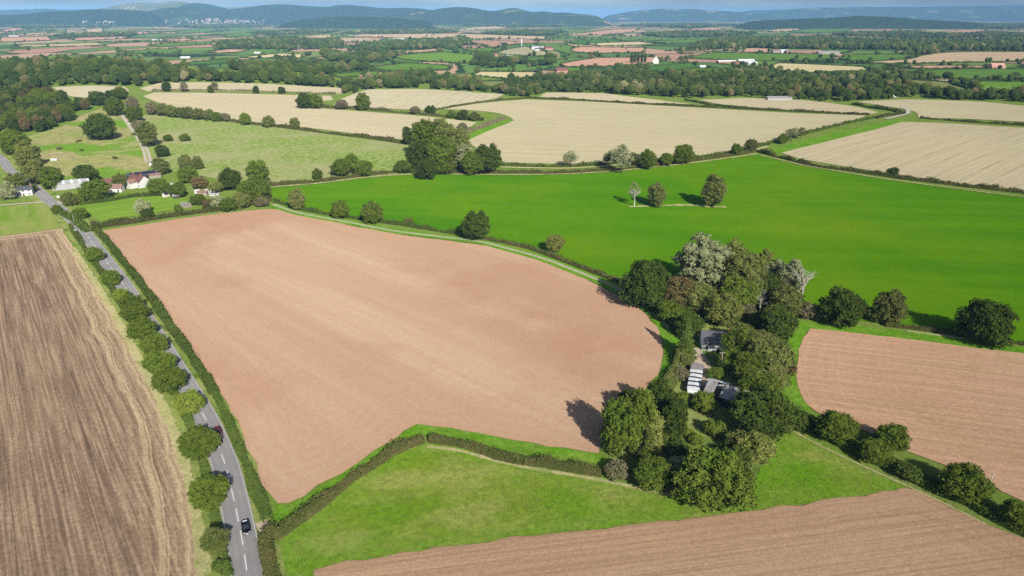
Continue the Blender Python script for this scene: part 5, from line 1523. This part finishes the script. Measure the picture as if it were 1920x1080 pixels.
# ---- buildings out on the plain
FARB = [('farmhouse', 'white farmhouse with outbuildings across the pale far field', 766, 150, 16, 8, 5, 3, 10, m_white, m_slate), ('cottage', 'white cottage left of the far white farmhouse', 722, 149, 12, 8, 4, 3, 30, m_white, m_tile2),
 ('barn', 'low pinkish barn near the far white farmhouse', 688, 148, 26, 9, 4, 3, -10, m_pinkw, m_tile2), ('cottage', 'white cottage right of the far white farmhouse', 822, 147, 9, 7, 4, 3, 50, m_white, m_slate),
 ('country_house', 'pink country house with gables above the long wood', 1053, 138, 26, 14, 7, 6, 12, m_pinkw, m_tile), ('country_house', 'pink house beside the far greenhouse', 922, 108, 34, 14, 7, 6, 15, m_pinkw, m_tile2),
 ('greenhouse', 'grey roofed long building right of the far pink house', 948, 109, 44, 18, 5, 4, 5, m_metal, m_metal), ('barn', 'white farm building right of the mast', 1008, 92, 46, 20, 7, 4, 8, m_white, m_metal),
 ('farmhouse', 'pink roofed farmhouse right of the mast', 1028, 94, 32, 16, 7, 6, 25, m_pinkw, m_tile), ('barn', 'second white farm building below the mast hill', 1010, 95, 30, 12, 5, 4, 5, m_white, m_slate),
 ('chapel', 'white gabled house beside the tall poplars', 1229, 119, 20, 16, 10, 10, 80, m_white, m_slate), ('barn', 'long white roofed farm shed in the green plain', 1362, 118, 52, 16, 4, 3, 8, m_brick, m_wsheet),
 ('barn', 'white farm shed behind the long white roofed one', 1398, 116, 46, 16, 4, 3, 5, m_metal, m_wsheet), ('barn', 'brick farm building in front of the long white roofed shed', 1381, 122, 26, 12, 6, 4, 20, m_brick, m_tile),
 ('barn', 'white end shed of the large farm in the plain', 1410, 121, 24, 12, 4, 3, 0, m_metal, m_wsheet), ('shed', 'low white shed alone left of the large farm', 1317, 127, 14, 7, 3.5, 2, 5, m_white, m_wsheet),
 ('barn', 'long brown shed at the edge of the conifer belt', 1505, 101, 120, 26, 6, 6, 3, m_tile2, m_tile2), ('barn', 'long grey shed beside the long brown one', 1552, 102, 70, 20, 5, 5, 4, m_wood, m_sheet),
 ('shed', 'tan sheds left of the long brown shed', 1455, 99, 30, 14, 6, 5, 10, m_wood, m_tile2), ('shed', 'white shed next to the tan one by the conifers', 1470, 99, 24, 14, 6, 4, 0, m_white, m_wsheet),
 ('barn', 'pink brick barn in the right of the plain', 1868, 129, 34, 14, 6, 7, 6, m_pinkw, m_pinkw), ('barn', 'long grey shed in front of the long wood', 1460, 187, 36, 9, 2.6, 2.4, 4, m_metal, m_sheet),
 ('cottage', 'white cottage at the end of the long wood', 1672, 182, 15, 8, 4, 4, 10, m_white, m_slate), ('cottage', 'pale cottage half hidden in the end of the wood', 1612, 183, 12, 8, 4, 4, 60, m_white, m_tile2),
 ('barn', 'white barn among far copses', 348, 110, 26, 10, 3, 3, 15, m_wood, m_wsheet), ('barn', 'pale roofed barn behind the tree belt', 540, 132, 22, 9, 3, 3, 10, m_wood, m_metal),
 ('barn', 'white shed by the far straw field', 483, 101, 20, 9, 3, 3, 0, m_wood, m_wsheet), ('barn', 'pale shed on the far sandy strip', 295, 76, 44, 16, 3, 3, 10, m_wood, m_wsheet),
 ('barn', 'white shed at the far picture edge', 27, 69, 60, 20, 4, 4, 0, m_wood, m_wsheet), ('barn', 'white sheds in the far middle plain', 748, 74, 60, 20, 4, 3, 5, m_wood, m_wsheet),
 ('barn', 'white house near the far wooded strip', 932, 64, 70, 24, 7, 5, 5, m_white, m_wsheet), ('farmhouse', 'pale house among the far trees of the plain', 1620, 76, 40, 20, 7, 6, 20, m_white, m_tile2),
 ('farmhouse', 'white house on the far tree line', 1645, 75, 36, 20, 7, 6, 0, m_white, m_slate)]
for nme, lb, x, y, L, Wd, hw_, hr, yw, wm, rm in FARB:
    house(nme, lb, x, y, L, Wd, hw_, hr, yw, wm, rm, (), L < 30, 'building', door=False)

# far town on the foot of the hills
from mathutils.bvhtree import BVHTree
hill_trees = []
for o in [q for q in bpy.data.objects if q.name.startswith('hills')]:
    hill_trees.append(BVHTree.FromPolygons([v.co[:] for v in o.data.vertices], [p.vertices[:] for p in o.data.polygons]))
def P_far(px, py):
    a = (px - 960) / FPX; b = (540 - py) / FPX
    d = Vector((a, CP + b * SP, -SP + b * CP)).normalized()
    best = None
    for t in hill_trees:
        h = t.ray_cast(Vector((0, 0, CAM_H)), d)
        if h[0] is not None and (best is None or h[3] < best[1]): best = (h[0], h[3])
    g = P(px, py)
    if best is None or np.hypot(g[0], g[1]) < best[1] * 0.98: return g
    return np.array(best[0][:])
hp = house('town_house', 'tiny white house in the far town below the hills', 0, 0, 15, 11, 8, 5, 0, m_cream, m_tile2, (), False, 'house', 'houses of the far town', at=(0, 0, -500))
spots = [(rng.normal(415, 38), rng.normal(43.5, 3.2)) for _ in range(92)] + [(rng.uniform(340, 480), rng.uniform(36, 41)) for _ in range(24)] + [(rng.uniform(150, 215), rng.uniform(40, 44)) for _ in range(14)] + [(rng.uniform(225, 262), rng.uniform(13, 19)) for _ in range(12)]
first = True
for x, y in spots:
    p = P_far(x, y)
    if first:
        o = hp; first = False
    else:
        o = hp.copy(); COL.objects.link(o)
        for ch in hp.children:
            k = ch.copy(); COL.objects.link(k); k.parent = o
    o.location = (p[0], p[1], p[2])
    s_ = rng.uniform(0.6, 1.35)
    o.scale = (s_ * rng.uniform(0.8, 1.6), s_, s_)
    o.rotation_euler = (0, 0, rng.uniform(-0.6, 0.6))
p = P_far(441, 43)
o = tag(empty('church', p), 'grey church with spire in the far town', 'church')
MB().box((0, 0, 12), (16, 16, 30)).build('tower', m_stone, o)
MB().add([(-8, -8, 27), (8, -8, 27), (8, 8, 27), (-8, 8, 27), (0, 0, 68)], [(0, 1, 4), (1, 2, 4), (2, 3, 4), (3, 0, 4)]).build('spire', m_stone, o)
p = P_far(211, 50)
o = tag(empty('factory', p), 'white works with tall blocks on the far plain', 'factory')
MB().box((-8, 0, 9), (30, 30, 24)).build('block', m_wsheet, o)
MB().box((26, 0, 12), (12, 20, 30)).build('tower', m_wsheet, o)
p = P(978, 87)
o = tag(empty('radio_mast', p), 'tall white slender mast on the low round hill', 'mast')
MB().tube((0, 0, -1), (0, 0, 26), 2.4, 1.7, 12).build('shaft', m_wsheet, o, True)
MB().tube((0, 0, 26), (0, 0, 33), 0.6, 0.35, 8).build('antenna', m_wsheet, o)
MB().tube((0, 0, -1), (0, 0, 1.4), 3.6, 3.2, 12).build('base', m_stone, o)

# tall poplars on the plain
for i, x in enumerate((1184, 1190, 1196, 1203, 1209)):
    p = P(x, 118)
    plant(p, 8.5, 'c', 'D', 'tall slim poplar in the far row beside the white gabled house', 3.2, 'poplars on the plain')

# ------------------------------------------------------------------ poles and signs
def pole(label, px, py, h, arm=True, yaw=0.3):
    p = P(px, py)
    o = tag(empty('telegraph_pole', p, yaw), label, 'pole')
    MB().tube((0, 0, -0.5), (0, 0, h), 0.17, 0.12, 8).build('post', m_wood, o, True)
    if arm:
        a = MB().box((0, 0.12, h - 0.5), (1.8, 0.1, 0.12)).build('crossarm', m_wood, o)
        for x in (-0.75, 0, 0.75):
            MB().tube((x, 0.12, h - 0.44), (x, 0.12, h - 0.2), 0.06, 0.05, 6).build('insulator', m_white, a)
pole('pale telegraph pole at the last hedgerow tree', 1846, 940, 8.5, True, 0.2)
pole('telegraph pole with crossarm above the striped shed', 1350, 700, 8.5, True, 0.2)
pole('pale pole beside the slate roof', 1307, 625, 8.0, False)
pole('pole with a long shadow in the thin grass corner', 54, 408, 8.5, False)
pole('pole on the lane hedge below the broad stubble', 951, 310, 8.0, False)
pole('pole on the lane hedge left of the airy clump', 1114, 309, 8.0, False)
pole('pole on the lane hedge right of the largest round tree', 1299, 298, 8.0, False)
pole('pole on the straight lane hedge', 1575, 240, 8.0, False)
pole('pole at the lane junction', 1708, 216, 8.0, False)
pole('pole beside the road near the thin grass corner', 141, 424, 7.5, False)
def road_sign(label, px, py, w=0.7, h=1.6):
    o = tag(empty('road_sign', P(px, py), 0.1), label, 'sign')
    MB().tube((0, 0.05, -0.2), (0, 0.05, h + 0.5), 0.045, 0.045, 6).build('post', m_metal, o)
    MB().box((0, 0, h + 0.2), (w, 0.05, w)).build('plate', m_wsheet, o)
road_sign('small white sign on the verge near the thin grass corner', 142, 435, 0.9, 0.7)
road_sign('small white sign by the driveway mouth', 110, 373, 1.6, 1.2)
road_sign('white marker at the meadow corner beside the road', 503, 1022, 0.5, 0.5)

# ------------------------------------------------------------------ cars
m_black = plain('black_paint', (0.006, 0.006, 0.009), 0.25, 0.1, 1.0, 0.6)
m_red = plain('dark_red_paint', (0.14, 0.008, 0.012), 0.25, 0.1, 1.0, 0.6)
m_tyre = plain('tyre_rubber', (0.015, 0.015, 0.015), 0.9, 0.1)
m_rim = plain('alloy_rim', (0.45, 0.45, 0.46), 0.35, 0.05, 1.0, 0.5, 0.8)
m_lamp = plain('lamp_glass', (0.85, 0.86, 0.88), 0.15, 0.03, 1.0, 0.7)
m_plate = plain('number_plate', (0.82, 0.82, 0.80), 0.5, 0.03)
m_rear = plain('rear_lamp', (0.35, 0.01, 0.01), 0.3, 0.05)
def car(label, px, py, paint, heading, length=4.4, roof_panel=None):
    p = P(px, py)
    o = tag(empty('car', (p[0], p[1], float(lift(np.array([p[:2]]), 2.0)[0])), heading), label, 'car')
    o.scale = (length / 4.4,) * 3
    # nose towards +x; sections (x, half width at sill, sill z, half width at shoulder, shoulder z)
    sec = [(-2.2, 0.62, 0.42, 0.62, 0.80), (-2.1, 0.80, 0.28, 0.80, 0.98), (-1.4, 0.88, 0.24, 0.89, 1.00), (0.0, 0.89, 0.24, 0.90, 0.97), (1.0, 0.89, 0.24, 0.88, 0.93), (1.75, 0.86, 0.26, 0.80, 0.80), (2.1, 0.78, 0.30, 0.70, 0.68), (2.2, 0.58, 0.38, 0.55, 0.56)]
    v, f = [], []
    for x, a, z, b_, zz in sec:
        v += [(x, -a, z), (x, -b_ * 1.01, (z + zz) / 2), (x, -b_, zz), (x, -b_ * 0.7, zz + 0.05), (x, b_ * 0.7, zz + 0.05), (x, b_, zz), (x, b_ * 1.01, (z + zz) / 2), (x, a, z)]
    for i in range(len(sec) - 1):
        for j in range(8):
            q = (i * 8 + j, i * 8 + (j + 1) % 8, (i + 1) * 8 + (j + 1) % 8, (i + 1) * 8 + j)
            f.append(q)
    f += [tuple(range(7, -1, -1)), tuple(range(len(v) - 8, len(v)))]
    obj('body', mesh('body', v, f, paint, True), o)
    # cabin: lower ring at the shoulder, upper ring at the roof
    lo_ = [(-1.95, -0.70), (1.05, -0.74), (1.05, 0.74), (-1.95, 0.70)]
    up_ = [(-1.45, -0.56), (0.20, -0.58), (0.20, 0.58), (-1.45, 0.56)]
    cv = [(x, y, 0.94) for x, y in lo_] + [(x, y, 1.46) for x, y in up_]
    obj('cabin', mesh('cabin', cv, [(0, 1, 5, 4), (1, 2, 6, 5), (2, 3, 7, 6), (3, 0, 4, 7), (4, 5, 6, 7)], m_glass), o)
    MB().box((-0.63, 0, 1.475), (1.72, 1.16, 0.05), 0, 0.94).build('roof', paint, o)
    if roof_panel: MB().box((-1.25, 0, 1.512), (0.42, 0.95, 0.012)).build('roof_glass', roof_panel, o)
    for s_ in (-1, 1):
        MB().tube((1.05, s_ * 0.74, 0.96), (0.20, s_ * 0.58, 1.47), 0.05, 0.05, 5).build('pillar', paint, o)
        MB().tube((-1.95, s_ * 0.70, 0.96), (-1.45, s_ * 0.56, 1.47), 0.06, 0.06, 5).build('pillar', paint, o)
        MB().tube((-0.45, s_ * 0.73, 0.96), (-0.5, s_ * 0.58, 1.47), 0.04, 0.04, 5).build('pillar', paint, o)
        MB().box((0.72, s_ * 0.98, 1.02), (0.16, 0.2, 0.14), 0, 0.8).build('mirror', paint, o)
        MB().box((2.02, s_ * 0.56, 0.69), (0.26, 0.34, 0.15), 0, 0.85).build('headlight', m_lamp, o)
        MB().box((-2.13, s_ * 0.60, 0.86), (0.10, 0.26, 0.2)).build('tail_light', m_rear, o)
        for x in (-1.35, 1.38):
            w_ = MB().tube((x, s_ * 0.70, 0.32), (x, s_ * 0.90, 0.32), 0.32, 0.32, 16).build('wheel', m_tyre, o)
            MB().tube((x, s_ * 0.89, 0.32), (x, s_ * 0.915, 0.32), 0.20, 0.19, 12).build('rim', m_rim, w_)
    MB().box((2.19, 0, 0.48), (0.05, 0.55, 0.15)).build('number_plate', m_plate, o)
    MB().box((2.15, 0, 0.62), (0.08, 0.8, 0.10)).build('grille', m_rim, o)
    return o
def heading(px, py):
    p = P(px, py)[:2]
    i = int(np.argmin(np.hypot(*(rc - p).T)))
    t = rc[min(i + 2, len(rc) - 1)] - rc[max(i - 2, 0)]
    return math.atan2(t[1], t[0])
car('black car driving towards the bottom of the view', 462, 994, m_black, heading(462, 994), 4.7, m_lamp)
car('dark red car half in the shade of a roadside tree', 410, 812, m_red, heading(410, 812), 4.4)

# ------------------------------------------------------------------ grazing sheep far off
m_wool = plain('wool', (0.66, 0.63, 0.55), 0.9, 0.1)
def sheep_mesh():
    v, f = ICO1
    b = MB()
    b.add(v * np.array([0.55, 0.32, 0.34]) + np.array([0, 0, 0.68]), [tuple(q) for q in f])
    b.add(v * np.array([0.20, 0.11, 0.13]) + np.array([0.66, 0, 0.66]), [tuple(q) for q in f])
    b.tube((0.40, 0, 0.75), (0.62, 0, 0.70), 0.14, 0.10, 6)
    for x in (-0.34, 0.34):
        for y in (-0.15, 0.15): b.tube((x, y, 0.5), (x, y, 0.0), 0.07, 0.045, 5)
    return mesh('sheep', b.v, b.f, m_wool, True)
sm_ = sheep_mesh()
for i in range(16):
    p = P(rng.uniform(1826, 1900), rng.uniform(162, 170))
    o = obj('sheep', sm_); o.location = p; o.rotation_euler = (0, 0, rng.uniform(0, 6.28)); o.scale = (1.5,) * 3
    tag(o, 'white sheep grazing in the bright green far field', 'sheep', 'sheep in the far field')

# ------------------------------------------------------------------ haze
m_haze, nt = newmat('haze')
pv = nd(nt, 'ShaderNodeVolumePrincipled', {'Color': (0.28, 0.58, 1.0, 1.0), 'Density': 0.00004, 'Anisotropy': -0.35})
nd(nt, 'ShaderNodeOutputMaterial', {'Volume': pv.outputs[0]})
hz = MB().box((0, 0, 220), (99000, 99000, 480)).build('haze', m_haze)
tag(hz, 'thin blue haze over the whole plain', 'haze', None, 'stuff')
